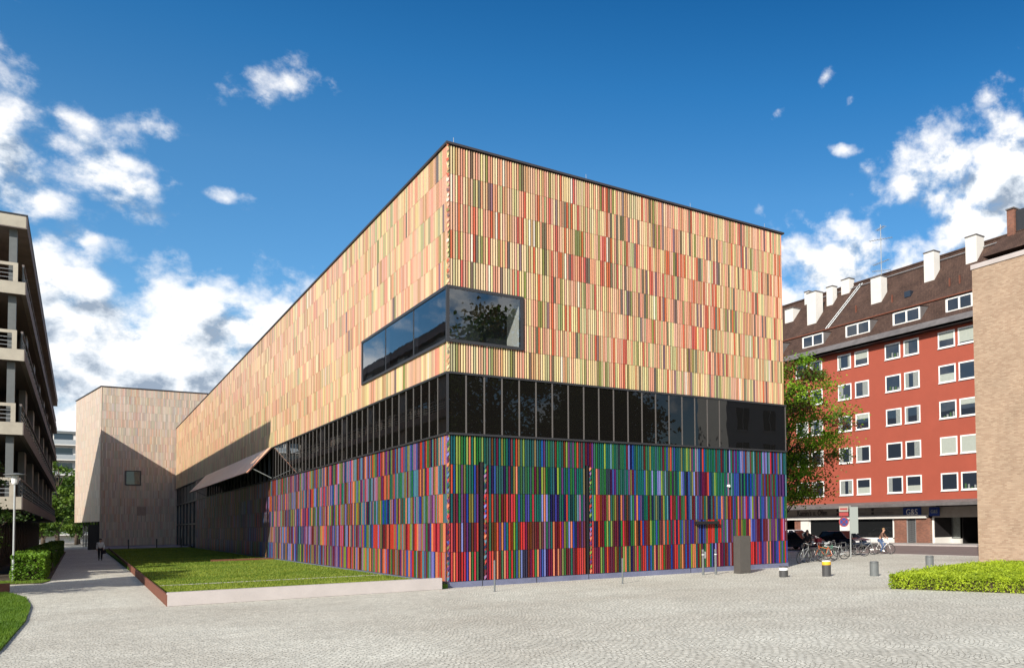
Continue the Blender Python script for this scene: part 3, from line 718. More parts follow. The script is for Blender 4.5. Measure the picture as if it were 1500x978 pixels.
def lawn_s(n):
    y = -.05+97*rng.random(n)**2.2; x = rng.uniform(-8.5, -.08, n)
    k = ~(((y > 2.85) & (y < 3.1)) | ((y > 8.5) & (y < 8.8))); return np.stack([x, y, np.full(n, .165)], 1)[k]
go_ = grass_blades('lawn_grass', lawn_s, 90000, .03, .085, .03, (.10, .17, .015), (.29, .33, .05))
tag(go_, 'mown green grass of the raised lawn beside the museum', 'grass')
# left verge with kerb
vp = [(-40, 20.6), (-40, -12), (-12.15, -12), (-11.95, -9.5), (-11.85, -2.7), (-11.95, 3), (-12.3, 7.5), (-12.85, 11.5), (-13.3, 13.2), (-40, 13.6)]
v1 = [(-40, -14), (-12.3, -14), (-12.08, -9.5), (-11.96, -2.7), (-12.05, 3), (-12.32, 7.5), (-12.8, 10.5), (-13.1, 11.6), (-40, 11.9)]
MB().prism(v1, 'z', -.02, .05, M['grass']).build('grass_verge', kind='structure')
v2 = [(-40, 19.3), (-13.4, 19.3), (-12.2, 19.0), (-11.95, 21), (-12.0, 95), (-40, 95)]
MB().prism(v2, 'z', -.02, .03, M['soil']).build('planting_bed', kind='structure')
def in_poly(x, y, poly):
    c = np.zeros(len(x), bool); n = len(poly)
    for i in range(n):
        (x1, y1), (x2, y2) = poly[i], poly[(i+1) % n]
        if y1 == y2: continue
        k = ((y1 > y) != (y2 > y)) & (x < (x2-x1)*(y-y1)/(y2-y1)+x1); c ^= k
    return c
def verge_s(n):
    x = rng.uniform(-16, -11.8, n); y = rng.uniform(-13, 12, n); k = in_poly(x, y, v1); return np.stack([x[k], y[k], np.full(k.sum(), .045)], 1)
def bed_s(n):
    x = rng.uniform(-17, -11.95, n); y = rng.uniform(19.0, 22.2, n); k = in_poly(x, y, v2); return np.stack([x[k], y[k], np.full(k.sum(), .025)], 1)
tag(grass_blades('verge_grass', verge_s, 60000, .04, .10, .022, (.05, .12, .012), (.15, .24, .025)), 'lush green grass verge at the lower left edge', 'grass')
tag(grass_blades('bed_grass', bed_s, 12000, .03, .09, .03, (.06, .13, .015), (.16, .24, .03)), 'thin strip of grass at the foot of the lamp and hedge', 'grass')
# corten box at verge, seen at the left frame edge
MB().box(-15.6, -12.98, 12.2, 12.5, 0, .38, M['corten']).build('rusty_steel_planter_edge', label='dark rusty steel edge at the left frame edge by the grass verge', cat='edging')

# ---------------------------------------------------------------- foliage
def leaves(P, size, C, up=.0):
    n = len(P)
    a = rng.normal(size=(n, 3)); a[:, 2] += up; a /= np.linalg.norm(a, axis=1)[:, None]
    b = np.cross(a, rng.normal(size=(n, 3))); b /= np.linalg.norm(b, axis=1)[:, None]
    c = np.cross(a, b); s = (size*rng.uniform(.6, 1.3, n))[:, None]
    V = np.stack([P-b*s*.5, P+c*s*.32, P+b*s*.5, P-c*s*.32], 1).reshape(-1, 3)
    return V, np.arange(n*4).reshape(-1, 4), C
def hedge(name, poly, h, n, size, c0, c1, label, z0=0, group=None, thin=0.12):
    """clipped hedge: leaves in a shell over a footprint polygon, twigs inside"""
    po = np.array(poly); mn, mx_ = po.min(0), po.max(0)
    root = thing(name, label, 'hedge', (0, 0, 0), 0, group)
    # top
    area = 0.5*abs(sum(po[i][0]*po[(i+1) % len(po)][1]-po[(i+1) % len(po)][0]*po[i][1] for i in range(len(po))))
    per = [np.linalg.norm(po[(i+1) % len(po)]-po[i]) for i in range(len(po))]; side = sum(per)*h
    nt_ = int(n*area/(area+side)); ns = n-nt_
    x = rng.uniform(mn[0], mx_[0], nt_*3); y = rng.uniform(mn[1], mx_[1], nt_*3); k = in_poly(x, y, poly); x, y = x[k][:nt_], y[k][:nt_]
    zt = h+ (vnoise(x*2.2+3, y*2.2+5)-.5)*.13 - np.abs(rng.normal(0, thin*.45, len(x)))+rng.random(len(x))**6*.11
    P = [np.stack([x, y, zt+z0], 1)]
    for i in range(len(po)):
        m = int(ns*per[i]/sum(per)); t_ = rng.random(m)[:, None]; q = po[i]*(1-t_)+po[(i+1) % len(po)]*t_
        e = po[(i+1) % len(po)]-po[i]; nrm = np.array([e[1], -e[0]])/np.linalg.norm(e)
        zz = rng.random(m)**.85*h
        bul = (vnoise(q[:, 0]*2.5+q[:, 1]*2.5, zz*3)-.5)*.16
        q = q+nrm*(bul-np.abs(rng.normal(0, thin*.5, m)))[:, None]
        P.append(np.stack([q[:, 0], q[:, 1], zz+z0+.02], 1))
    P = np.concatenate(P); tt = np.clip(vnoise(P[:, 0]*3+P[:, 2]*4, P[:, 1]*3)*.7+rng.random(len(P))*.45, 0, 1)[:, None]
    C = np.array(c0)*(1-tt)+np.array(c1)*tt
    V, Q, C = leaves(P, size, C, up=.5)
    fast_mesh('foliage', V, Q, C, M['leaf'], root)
    cen = po.mean(0); ins = [tuple(cen+(p-cen)*(1-.16/np.linalg.norm(p-cen)*1.3)) for p in po]
    MB().prism(ins, 'z', z0, z0+h-.14, M['soil']).build('twig_mass', root)
    return root
hedge('clipped_hedge', [(10.42, -13.2), (11.95, -18.6), (22.5, -17), (20.3, -11.3), (17.2, -11.1), (15.6, -11.4)], .48, 95000, .07, (.13, .21, .012), (.46, .57, .04),
      'low bright green clipped hedge on the plaza at the right frame edge')
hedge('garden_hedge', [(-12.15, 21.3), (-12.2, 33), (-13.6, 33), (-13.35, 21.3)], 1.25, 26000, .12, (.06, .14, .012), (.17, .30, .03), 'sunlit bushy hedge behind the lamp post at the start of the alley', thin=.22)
hedge('garden_hedge', [(-12.1, 33.6), (-12.15, 88), (-13.1, 88), (-13.3, 33.6)], 1.35, 22000, .16, (.035, .08, .012), (.08, .15, .02), 'long shaded hedge receding along the alley below the office block', thin=.25)  # leaf colours darker than the sunlit hedge, shade painted into them

def limb_tree(name, label, base, height, crown_r, crown_z0, n_clump, n_leaf, leaf, cols, seed, trunk_r=.18, lean=(0, 0), squash=1.0, group=None, cat='tree'):
    r_ = random.Random(seed); q = np.random.default_rng(seed)
    root = thing(name, label, cat, base, 0, group)
    tr = MB()
    top = Vector((lean[0], lean[1], height*.9))
    pts = [Vector((0, 0, -.05))]
    for i in range(1, 7):
        t_ = i/6; pts.append(Vector((lean[0]*t_*t_+r_.uniform(-.12, .12), lean[1]*t_*t_+r_.uniform(-.12, .12), height*.88*t_)))
    tr.tube(pts, [trunk_r*(1.25-1.08*i/6) for i in range(7)], M['bark'], 9)
    cz = (height+crown_z0)/2; hz = (height-crown_z0)/2
    P, C = [], []
    per = n_leaf//n_clump
    for k in range(n_clump):
        # clump centre inside an egg-shaped crown
        while True:
            u = Vector((r_.uniform(-1, 1), r_.uniform(-1, 1), r_.uniform(-1, 1)))
            if u.length < 1 and u.length > .35: break
        wz = 1-.35*max(0, u.z)-.12*max(0, -u.z)
        cx_ = u.x*crown_r*wz*squash+lean[0]*(u.z*.5+.5); cy_ = u.y*crown_r*wz+lean[1]*(u.z*.5+.5); cz_ = cz+u.z*hz
        tz = max(crown_z0*.7, cz_-r_.uniform(.12, .3)*height); f = min(1, tz/(height*.88))
        st_ = Vector((lean[0]*f*f, lean[1]*f*f, tz)); e = Vector((cx_, cy_, cz_)); mid = (st_+e)/2+Vector((0, 0, -.2+r_.random()*.5))
        if k % 2 == 0: tr.tube([st_, mid, e], [trunk_r*.3, trunk_r*.17, .015], M['bark'], 5, caps=False)
        cr_ = crown_r*r_.uniform(.15, .3)
        g3 = q.normal(size=(per, 3))*np.array([cr_, cr_, cr_*.48])*.62
        g3[:, 2] -= .12*np.abs(g3[:, 0])+.12*np.abs(g3[:, 1])
        P.append(g3+np.array([cx_, cy_, cz_])); base_c = np.array(cols[r_.choices(range(len(cols)), [c[3] if len(c) > 3 else 1 for c in cols])[0]][:3])
        C.append(np.clip(base_c*q.uniform(.7, 1.3, (per, 1)), 0, 1))
    P, C = np.concatenate(P), np.concatenate(C)
    V, Q, C = leaves(P, leaf, C, up=.6)
    fast_mesh('crown', V, Q, C, M['leaf'], root)
    tr.build('trunk', root, smooth=True)
    return root
G1 = [(.07, .15, .012, 3), (.12, .20, .018, 3), (.05, .10, .015, 2)]
limb_tree('street_tree', 'leafy green and copper tinted tree between the museum corner and the red building', (27.6, 13.0, 0), 14.4, 4.6, 3.3, 110, 30000, .20,
          [(.15, .30, .015, 5), (.22, .37, .025, 4), (.07, .13, .015, 3), (.22, .14, .05, 1.4), (.15, .07, .03, .9)], 5, trunk_r=.22, lean=(.4, -.8))
limb_tree('garden_tree', 'dark shaded tree beside the office block behind the lamp post', (-15.2, 25.5, 0), 6.6, 1.9, 1.2, 50, 9000, .15, [(.03, .06, .01), (.05, .09, .015), (.02, .04, .01)], 9, trunk_r=.1)  # leaf colours darkened to carry the shade under the block
limb_tree('plaza_tree', 'broad tree left of the frame casting leafy shade across the alley', (-19.0, 9.4, 0), 8.2, 3.5, 2.6, 80, 20000, .22, G1, 21, trunk_r=.15)
limb_tree('plaza_tree', 'taller slender tree further left of the frame behind the broad one', (-26, 7.6, 0), 14.5, 1.9, 10.3, 40, 9000, .22, G1, 22, trunk_r=.13)
limb_tree('plaza_tree', 'tree further back right of the tall one, mirrored in the ribbon glazing', (38, -60, 0), 21.0, 7.5, 1.5, 90, 16000, .55, [(.03,.05,.01),(.05,.08,.012)], 35, trunk_r=.4)
limb_tree('plaza_tree', 'dark spreading tree across the plaza between the other mirrored ones', (33, -49, 0), 19.0, 7.5, 1.5, 100, 20000, .5, [(.03,.05,.01),(.05,.08,.012)], 36, trunk_r=.4)
limb_tree('plaza_tree', 'tall tree across the plaza mirrored in the corner window', (20, -48, 0), 24.0, 8.5, 2, 120, 30000, .45, [(.05, .09, .012), (.08, .12, .018), (.12, .09, .02)], 33, trunk_r=.4)
for i, (x, y, h, r0, lab) in enumerate(((-13.6, 150, 15.5, 3.6, 'tall light green tree at the end of the alley, left of the tower'), (-11.2, 163, 13.5, 3.2, 'rounder green tree just left of the tower edge at the alley end'),
                            (-15.2, 141, 8.5, 2.6, 'low bushy green tree at the alley end under the office block'), (-10.9, 172, 9.5, 3.4, 'dark low tree deepest at the end of the alley'))):
    limb_tree('alley_tree', lab, (x, y, 0), h, r0, 1.2, 60, 8000, .42, [(.08, .15, .02), (.12, .20, .03), (.05, .10, .02)], 40+i, trunk_r=.25, group='trees at the far end of the alley')

# ---------------------------------------------------------------- office block on the left
ob = thing('office_building', 'dark concrete office block with cream balcony slabs and railings along the alley', 'building')
OX, OY0, OY1 = -13.3, 29.2, 115.6
OW = -42
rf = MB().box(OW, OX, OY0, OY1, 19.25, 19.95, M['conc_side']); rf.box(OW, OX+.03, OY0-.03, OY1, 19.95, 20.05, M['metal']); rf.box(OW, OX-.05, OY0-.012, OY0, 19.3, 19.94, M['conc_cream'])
rf.build('roof_slab', ob)
slabs = [(3.65, 4.35), (7.75, 8.45), (11.85, 12.5), (15.55, 16.25)]
for a, b in slabs:
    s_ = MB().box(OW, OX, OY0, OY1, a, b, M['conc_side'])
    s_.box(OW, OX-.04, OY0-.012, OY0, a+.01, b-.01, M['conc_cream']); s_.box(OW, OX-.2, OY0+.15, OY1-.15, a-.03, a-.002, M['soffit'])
    s_.build('floor_slab', ob)
    # front balcony railing: cream frame with wires
    rl = MB()
    rl.box(OW, OX-.35, OY0+.05, OY0+.17, b+.88, b+1.05, M['conc_cream']); rl.box(OX-.55, OX-.35, OY0+.05, OY0+.17, b+.0, b+.88, M['conc_cream'])
    for k in range(3): rl.tube([(OW, OY0+.11, b+.22+k*.22), (OX-.55, OY0+.11, b+.22+k*.22)], .018, M['lightgrey'], 5)
    for k in range(1, 14): rl.tube([(OX-.55-k*2, OY0+.11, b), (OX-.55-k*2, OY0+.11, b+.88)], .02, M['lightgrey'], 5)
    rl.build('front_railing', ob)
    sr = MB()
    sr.box(OX-.2, OX-.1, OY0+.3, OY1-.3, b+.95, b+1.05, M['conc_side'])
    for k in range(3): sr.tube([(OX-.15, OY0+.3, b+.22+k*.22), (OX-.15, OY1-.3, b+.22+k*.22)], .018, M['lightgrey'], 4)
    for k in range(30): sr.box(OX-.18, OX-.12, OY0+.3+k*3.03, OY0+.36+k*3.03, b, b+.95, M['pier'])
    sr.build('side_railing', ob)
zs = [s[1] for s in slabs]+[]; tops = [s[0]-.035 for s in slabs[1:]]+[19.25]
for i in range(8):
    y = OY0+.45+i*12.1
    c_ = MB()
    for a, b in zip(zs, tops): c_.box(OX-.75, OX-.42, y, y+(.4 if i == 0 else 2.4), a, b, M['pier'])
    c_.build('pier', ob)
iw = MB()
for a, b in zip(zs, tops):
    iw.box(OW, OX-2.2, OY0+2.2, OY0+2.3, a, b, M['shop_glass']); iw.box(OX-2.2, OX-2.1, OY0+2.2, OY1-.5, a, b, M['shop_glass'])
iw.build('glazed_wall', ob)
for a, b in zip(zs, tops):
    ml = MB().box(OX-2.12, OX-2.0, OY0+2.2, OY1-.6, b-.12, b-.0, M['soffit'])
    ml.box(OW, OX-2.0, OY0+2.08, OY0+2.2, b-.12, b, M['soffit'])
    for k in range(15): ml.box(OX-2.3-k*1.3, OX-2.2-k*1.3, OY0+2.1, OY0+2.2, a, b, M['pier'] if k % 3 else M['soffit'])
    for k in range(42): ml.box(OX-2.1, OX-2.0, OY0+2.3+k*2.05, OY0+2.42+k*2.05, a, b, M['pier'])
    ml.build('wall_mullions', ob)
gf = MB().box(OW, OX-1.6, OY0+1.4, OY1-2, 0, 3.6, M['gasket'])
for k in range(30): gf.box(OX-1.6, OX-1.55, OY0+2+k*2.8, OY0+2.2+k*2.8, .6, 3.5, M['soffit'])
gf.build('ground_floor_wall', ob)
# low wall piece and post under it
MB().box(-19, -15.0, 27.0, 27.4, 0, 1.15, M['concrete']).build('garden_wall', label='low pale concrete wall under the office block at the left frame edge', cat='wall', bevel=.01)

# far apartment block
fa = thing('apartment_building', 'pale apartment block with stacked balconies far behind the alley trees', 'building', (0, 0, 0))
fw = MB().box(-40, -6, 192, 204, 0, 22.4, M['white_wall']); fw.box(-40.3, -5.7, 191.6, 204.4, 22.4, 22.9, M['grey']); fw.build('wall', fa)
for k in range(7):
    z = 1.6+k*3.05
    bl = MB().box(-34, -8.5, 190.4, 191.95, z, z+.2, M['white_wall']); bl.box(-34, -8.5, 190.4, 190.48, z+.2, z+1.15, M['lightgrey']); bl.build('balcony', fa)
    wd = MB()
    for j in range(7): wd.box(-33+j*3.6, -31+j*3.6+.9, 191.9, 191.99, z+.3, z+2.6, M['win_glass'])
    wd.build('window_row', fa)

# ---------------------------------------------------------------- red apartment house
rb = thing('red_apartment_house', 'red rendered five storey house with brown tiled roof and shops below', 'building')
RX, RY0, RY1, EZ = 50.0, 4.0, 75.0, 20.0
MB().box(RX, RX+12, RY0, RY1, 3.9, EZ-.1, M['red_wall']).box(RX+6.4, RX+12, RY0, RY1, 0, 3.9, M['soffit']).build('wall', rb)
# windows
def window(y0, y1, z0, z1, blind, par, x=RX, tall=False):
    fr = MB(); f = .13
    fr.box(x-.05, x+.06, y0, y1, z0, z0+f+.02, M['white']); fr.box(x-.05, x+.06, y0, y1, z1-f, z1, M['white'])
    fr.box(x-.048, x+.06, y0, y0+f, z0+f+.02, z1-f, M['white']); fr.box(x-.048, x+.06, y1-f, y1, z0+f+.02, z1-f, M['white'])
    fr.box(x-.10, x-.05, y0-.03, y1+.03, z0-.03, z0+.04, M['white'])
    fo = fr.build('window', par)
    pn = MB(); zz = z1-f
    kv = rnd.random()
    if blind == 0 and kv < .35: w_ = rnd.uniform(.15, .4)*(y1-y0); pn.box(x-.020, x-.017, y0+f, y0+f+w_, z0+f+.02, z1-f, M['curtain'])
    if blind == 0 and .2 < kv < .55: w_ = rnd.uniform(.12, .35)*(y1-y0); pn.box(x-.020, x-.017, y1-f-w_, y1-f, z0+f+.02, z1-f, M['curtain'])
    if blind == 0 and .5 < kv < .8:
        for q in range(4): pn.box(x-.024, x-.016, y0+f+.1+q*.35, y0+f+.3+q*.35, z0+f+.02, z0+f+.15+rnd.random()*.35, M['plant'] if q % 2 else M['curtain'])
    if blind > 0: zz = z1-f-(z1-z0-2*f)*blind; pn.box(x-.022, x-.018, y0+f, y1-f, zz, z1-f, M['blind'])
    if blind < 0: pn.box(x-.022, x-.018, y0+f, y1-f, z0+f+.02, z0+f+(z1-z0-2*f)*-blind, M['blind'])
    pn.box(x-.015, x-.01, y0+f, y1-f, z0+f+.02, z1-f, M['win_glass'])
    pn.build('pane', fo)
rows_z = [(5.02, 6.52), (8.2, 9.77), (11.52, 13.08), (14.77, 16.33), (18.03, 19.28)]
rows_z = [(4.85, 6.5), (8.15, 9.8), (11.45, 13.1), (14.75, 16.4), (17.95, 19.5)]
colp = [(12.4, 14.25), (14.6, 16.55)], [(18.85, 20.75), (21.2, 23.2)], [(25.45, 27.4), (27.95, 29.9)], [(32.3, 34.2), (34.65, 36.6)], [(38.9, 40.8), (41.3, 43.2)]
bl_ = {(0, 2, 0): -.45, (0, 1, 0): -.4, (1, 0, 0): 1, (1, 0, 1): 1, (4, 2, 0): .55, (4, 0, 0): .9, (4, 0, 1): .5, (3, 0, 1): -.5, (2, 2, 0): .3, (3, 3, 1): .4, (2, 0, 0): .3}
for i, (a, b) in enumerate(rows_z):
    for j, pair in enumerate(colp):
        for k, (c, d) in enumerate(pair): window(c, d, a, b, bl_.get((i, j, k), 0), rb)
# roof: lower steep skirt + main slope
rfm = MB()
def slope(y0, y1, pts, m, b): 
    vs, fs = [], []
    for p in pts: vs += [(p[0], y0, p[1]), (p[0], y1, p[1])]
    for i in range(len(pts)-1): fs.append((2*i+1, 2*i, 2*i+2, 2*i+3))
    b.add(vs, fs, m)
RXR, RZR = 56.2, 28.9
slope(RY0-.3, RY1, [(49.35, 20.15), (50.5, 21.5), (51.9, 23.2), (RXR, RZR)], M['roof'], rfm)
slope(RY1, RY0-.3, [(63.0, 20.15), (RXR+.02, RZR)], M['roof'], rfm)
rfm.add([(50, RY0, EZ), (62.4, RY0, EZ), (56.2, RY0, 28.7)], [(0, 1, 2)], M['red_wall'])
rfo = rfm.build('roof', rb)
ev = MB().box(49.2, 50.0, RY0-.3, RY1, 19.78, 20.02, M['gasket']); ev.add([(49.2, RY0-.3, 20.03), (49.2, RY1, 20.03), (49.75, RY1, 20.72), (49.75, RY0-.3, 20.72)], [(0, 1, 2, 3)], M['sheet'])
ev.add([(49.2, RY0-.3, 19.8), (49.2, RY1, 19.8), (49.2, RY1, 20.05), (49.2, RY0-.3, 20.05)], [(0, 1, 2, 3)], M['sheet'])
ev.build('gutter', rb)
rd = MB().tube([(RXR, RY0, RZR+.08), (RXR, RY1, RZR+.08)], .14, M['roof'], 6)
rd.box(51.7, 51.9, RY0, RY1, 23.15, 23.27, M['corten'])
rd.tube([(55.6, RY0, 28.35), (55.6, 40, 28.35)], .05, M['lightgrey'], 5)
rd.build('ridge_tiles', rfo)
def roof_z(x): return 21.5+(x-50.5)*(23.2-21.5)/1.4 if x < 51.9 else 23.2+(x-51.9)*(RZR-23.2)/(RXR-51.9)
for (y0, y1) in ((15.9-3.3+.1, 15.9), (18.8, 22.45), (25.4, 29.05), (32.3, 35.85), (39.2, 42.8)):
    d = MB(); zb, zt, xf, xb_ = 21.2, 22.55, 50.35, 51.75
    d.prism([(xf, zb), (xf, zt), (xb_, zt+.12), (xb_, zt-.1), (xf+.1, zb)], 'y', y0, y0+.12, M['sheet']); d.prism([(xf, zb), (xf, zt), (xb_, zt+.12), (xb_, zt-.1), (xf+.1, zb)], 'y', y1-.12, y1, M['white_wall'])
    d.add([(xf-.1, y0-.06, zt+.02), (xf-.1, y1+.06, zt+.02), (xb_, y1+.06, zt+.16), (xb_, y0-.06, zt+.16)], [(0, 1, 2, 3)], M['sheet'])
    d.box(xf-.02, xf+.1, y0+.125, y1-.125, zb+.02, zt-.0, M['white'])
    do = d.build('dormer', rfo)
    p_ = MB(); m_ = (y0+y1)/2
    p_.box(xf-.04, xf-.025, y0+.3, m_-.12, zb+.2, zt-.14, M['win_glass']); p_.box(xf-.04, xf-.025, m_+.12, y1-.3, zb+.2, zt-.14, M['win_glass'])
    p_.build('pane', do)
for (y0, y1, x0, x1, zt) in ((20.1, 21.4, 54.0, 54.9, 28.9), (26.6, 28.1, 53.3, 54.2, 27.8), (36.4, 37.9, 53.0, 54.1, 28.3), (35.3, 36.3, 54.6, 55.3, 28.9), (33.4, 34.7, 55.4, 56.2, 29.5), (15.4, 16.7, 54.6, 55.8, 29.35), (41.5, 43.0, 54.0, 55.2, 27.6), (40.4, 41.2, 55.6, 56.2, 29.6)):
    c_ = MB().box(x0, x1, y0, y1, roof_z(x0)-.4, zt, M['white_wall']); c_.box(x0-.06, x1+.06, y0-.06, y1+.06, zt, zt+.1, M['sheet']); c_.build('chimney', rfo)
ld = MB()
for dy_ in (0, .42): ld.tube([(51.9, 34.2+dy_-.9, roof_z(51.9)+.15), (55.9, 31.8+dy_, roof_z(55.9)+.15)], .05, M['lightgrey'], 5)
for k in range(16):
    t_ = k/15; x = 51.9+4*t_; y = 33.3-1.5*t_; ld.tube([(x, y, roof_z(x)+.15), (x, y+.42, roof_z(x)+.15)], .035, M['lightgrey'], 4)
ld.build('roof_ladder', rfo)
for y in (30.0, 24.8, 17.4, 16.2): MB().box(52.9, 53.0, y-.07, y+.07, roof_z(52.9), roof_z(52.9)+.8, M['corten']).build('snow_hook', rfo)
MB().box(52.9, 53.5, 22.3, 23.1, roof_z(53)+.0, roof_z(53)+.6, M['win_glass']).build('skylight', rfo)
an = MB().tube([(55, 28.1, 27), (55, 28.1, 34.0)], .05, M['lightgrey'], 6)
for z, l, a in ((33.6, .8, .3), (32.4, 1.3, -.4), (29.9, 1.3, .1), (29.0, 1.0, -.6)):
    an.tube([(55-math.sin(a)*l, 28.1-math.cos(a)*l, z), (55+math.sin(a)*l, 28.1+math.cos(a)*l, z)], .035, M['lightgrey'], 5)
    for k in range(-4, 5):
        cx_, cy_ = 55+math.sin(a)*l*k/4.2, 28.1+math.cos(a)*l*k/4.2; an.tube([(cx_-.3*math.cos(a), cy_+.3*math.sin(a), z), (cx_+.3*math.cos(a), cy_-.3*math.sin(a), z)], .014, M['lightgrey'], 4)
an.build('antenna', rfo)
# brick chimney and raised dark roof part seen above the tan brick block
tr_ = thing('raised_roof_block', 'dark raised roof block with brick chimney above the tan brick wall', 'roof')
MB().box(55.9, 57.2, 12.05, 12.85, 27.5, 31.2, M['brickred']).box(55.8, 57.3, 11.98, 12.92, 31.2, 31.32, M['sheet']).build('chimney', tr_)
MB().box(56.1, 62, 4.2, 12.0, 27.3, 31.0, M['metal']).prism([(53.0, 26.4), (56.1, 28.9), (62, 28.9), (62, 26.4)], 'y', 4.2, 13.6, M['roof']).build('roof_box', tr_)
# ground floor: canopy, fascia, shop fronts
cn = MB(); cn.add([(48.5, 12.0, 3.75), (48.5, RY1, 3.75), (50.0, RY1, 4.08), (50.0, 12.0, 4.08)], [(0, 1, 2, 3)], M['sheet'])
cn.box(48.5, 50.0, 4.0, RY1, 3.55, 3.74, M['gasket']); cn.box(48.46, 48.5, 4.0, RY1, 3.52, 3.80, M['sheet']); cn.build('canopy', rb)
cn2 = MB().add([(48.5, 4.0, 3.75), (48.5, 12.0, 3.75), (50.0, 12.0, 4.08), (50.0, 4.0, 4.08)], [(0, 1, 2, 3)], M['sheet']); cn2.build('canopy', rb)
fs = MB().box(49.9, 50.2, 17.3, RY1, 2.72, 3.55, M['offwhite']); fs.box(49.75, 50.2, 18.3, RY1, 2.42, 2.72, M['white_wall']); fs.build('shop_fascia', rb)
SG = MB()
SG.box(50.0, 50.3, 36.2, 38.6, 0, 2.42, M['brickred'])
SG.box(50.0, 50.25, 34.9, 36.2, 0, 2.42, M['white_wall']); SG.box(50.0, 50.2, 37.2, 50, 0, 2.42, M['white_wall'])
SG.box(50.0, 50.25, 27.9, 29.9, 0, 2.42, M['white_wall'])
SG.box(50.0, 50.25, 22.5, 34.9, 0, .45, M['white_wall'])
SG.build('shop_wall', rb)
for (y0, y1) in ((30.0, 34.8), (22.6, 27.8)):
    f = MB(); 
    for a in (y0, y1-.09): f.box(50.05, 50.2, a, a+.09, .45, 2.4, M['white'])
    f.box(50.05, 50.2, y0, y1, .45, .55, M['white'])
    fo = f.build('shop_window', rb); MB().box(50.12, 50.16, y0+.09, y1-.09, .55, 2.4, M['shop_glass']).build('pane', fo)
bk = MB().box(50.0, 50.5, 20.9, 22.45, 0, 2.42, M['brickred']).box(50.0, 50.5, 15.9+2.1, 19.7, 0, 2.42, M['brickred']); bk.build('brick_pier', rb)
dr = MB().box(50.05, 50.2, 19.7, 19.8, 0, 2.42, M['lightgrey']).box(50.05, 50.2, 20.8, 20.9, 0, 2.42, M['lightgrey']).box(50.1, 50.15, 19.8, 20.8, .1, 2.35, M['charcoal'])
for k in range(12):
    dr.tube([(50.08, 19.8, .1+k*.19), (50.08, 20.8, .1+k*.19+.19)], .012, M['lightgrey'], 4); dr.tube([(50.07, 20.8, .1+k*.19), (50.07, 19.8, .1+k*.19+.19)], .012, M['lightgrey'], 4)
dr.build('shop_door', rb)
# recessed shop entrance and passage
ps = MB().box(50.3, 53.0, 12.0, 17.95, 2.45, 3.44, M['offwhite'])
ps.prism([(50.35, 17.9), (52.4, 17.6), (52.4, 17.4), (50.35, 17.7)], 'z', 0, .6, M['white_wall']); ps.prism([(50.4, 17.8), (52.4, 17.5), (52.4, 17.4), (50.4, 17.7)], 'z', .6, 2.4, M['gasket'])
ps.build('corner_shop_front', rb)
MB().prism([(50.3, 17.97), (50.44, 17.97), (50.44, 17.8), (50.3, 17.8)], 'z', 0, 2.45, M['white']).build('door_frame', rb)
pg = MB().box(52.5, 52.7, 17.35, 18.0, 0, 3.44, M['grey']).box(52.5, 52.6, 16.5, 17.3, .5, 2.45, M['curtain']).box(52.3, 52.6, 16.3, 17.4, 0, .45, M['white_wall']).box(56, 56.2, 4, 18.0, 0, 3.55, M['gasket']).box(52.6, 56, 16.2, 16.3, 0, 3.44, M['gasket']).box(50.1, 56, 4, 18.0, 3.45, 3.54, M['gasket']); pg.build('passage', rb)
def text_obj(name, body, size, mtx, m, par, ext=.01, bold=0.0, **k):
    cu = bpy.data.curves.new(name, 'FONT'); cu.body = body; cu.size = size; cu.extrude = ext; cu.offset = bold; cu.align_x = 'CENTER'; cu.align_y = 'CENTER'
    o = bpy.data.objects.new(name, cu); col.objects.link(o)
    me = bpy.data.meshes.new_from_object(o.evaluated_get(bpy.context.evaluated_depsgraph_get())); bpy.data.objects.remove(o)
    me.transform(mtx); me.materials.clear(); me.materials.append(m)
    o = bpy.data.objects.new(name, me); col.objects.link(o); o.parent = par; return o
def face_mx(x, y, z):  # text on a wall facing -X: reading direction runs toward -Y
    return Matrix.Translation((x, y, z)) @ Matrix(((0, 0, -1, 0), (-1, 0, 0, 0), (0, 1, 0, 0), (0, 0, 0, 1)))
text_obj('shop_lettering', "Kamin's u. Öfen", .75, face_mx(49.88, 34.2, 3.12), M['ink'], rb, bold=.012)
bb = MB().box(49.80, 49.88, 18.9, 21.1, 2.45, 3.45, M['signblue']); bo = bb.build('shop_sign', rb); text_obj('sign_lettering', 'G&S', .80, face_mx(49.78, 20.0, 2.98), M['white'], bo)
bb = MB().box(49.80, 49.88, 16.7, 17.9, 2.6, 3.4, M['signblue']); bo = bb.build('shop_sign', rb); text_obj('sign_lettering', 'G&S', .45, face_mx(49.78, 17.3, 3.0), M['blind'], bo)
sq = MB()
for y in (30.2, 25.2):
    for z in (2.85, 3.2): sq.box(49.86, 49.895, y-.15, y+.15, z, z+.22, M['ink'])
for y0, y1, z in ((21.3, 24.7, 3.25), (22.4, 24.7, 3.0), (26.2, 28.6, 3.0)): sq.box(49.885, 49.895, y0, y1, z, z+.045, M['grey'])
sq.build('fascia_marks', rb)

# ---------------------------------------------------------------- tan brick block at the right edge
tb_ = thing('brick_building', 'plain tan brick block with pale coping at the right frame edge', 'building')
MB().box(25.6, 40, -9.3, -5.65, 0, 15.6, M['bricktan']).build('wall', tb_)
MB().box(25.55, 40.05, -9.35, -5.6, 15.6, 15.85, M['concrete']).build('coping', tb_)
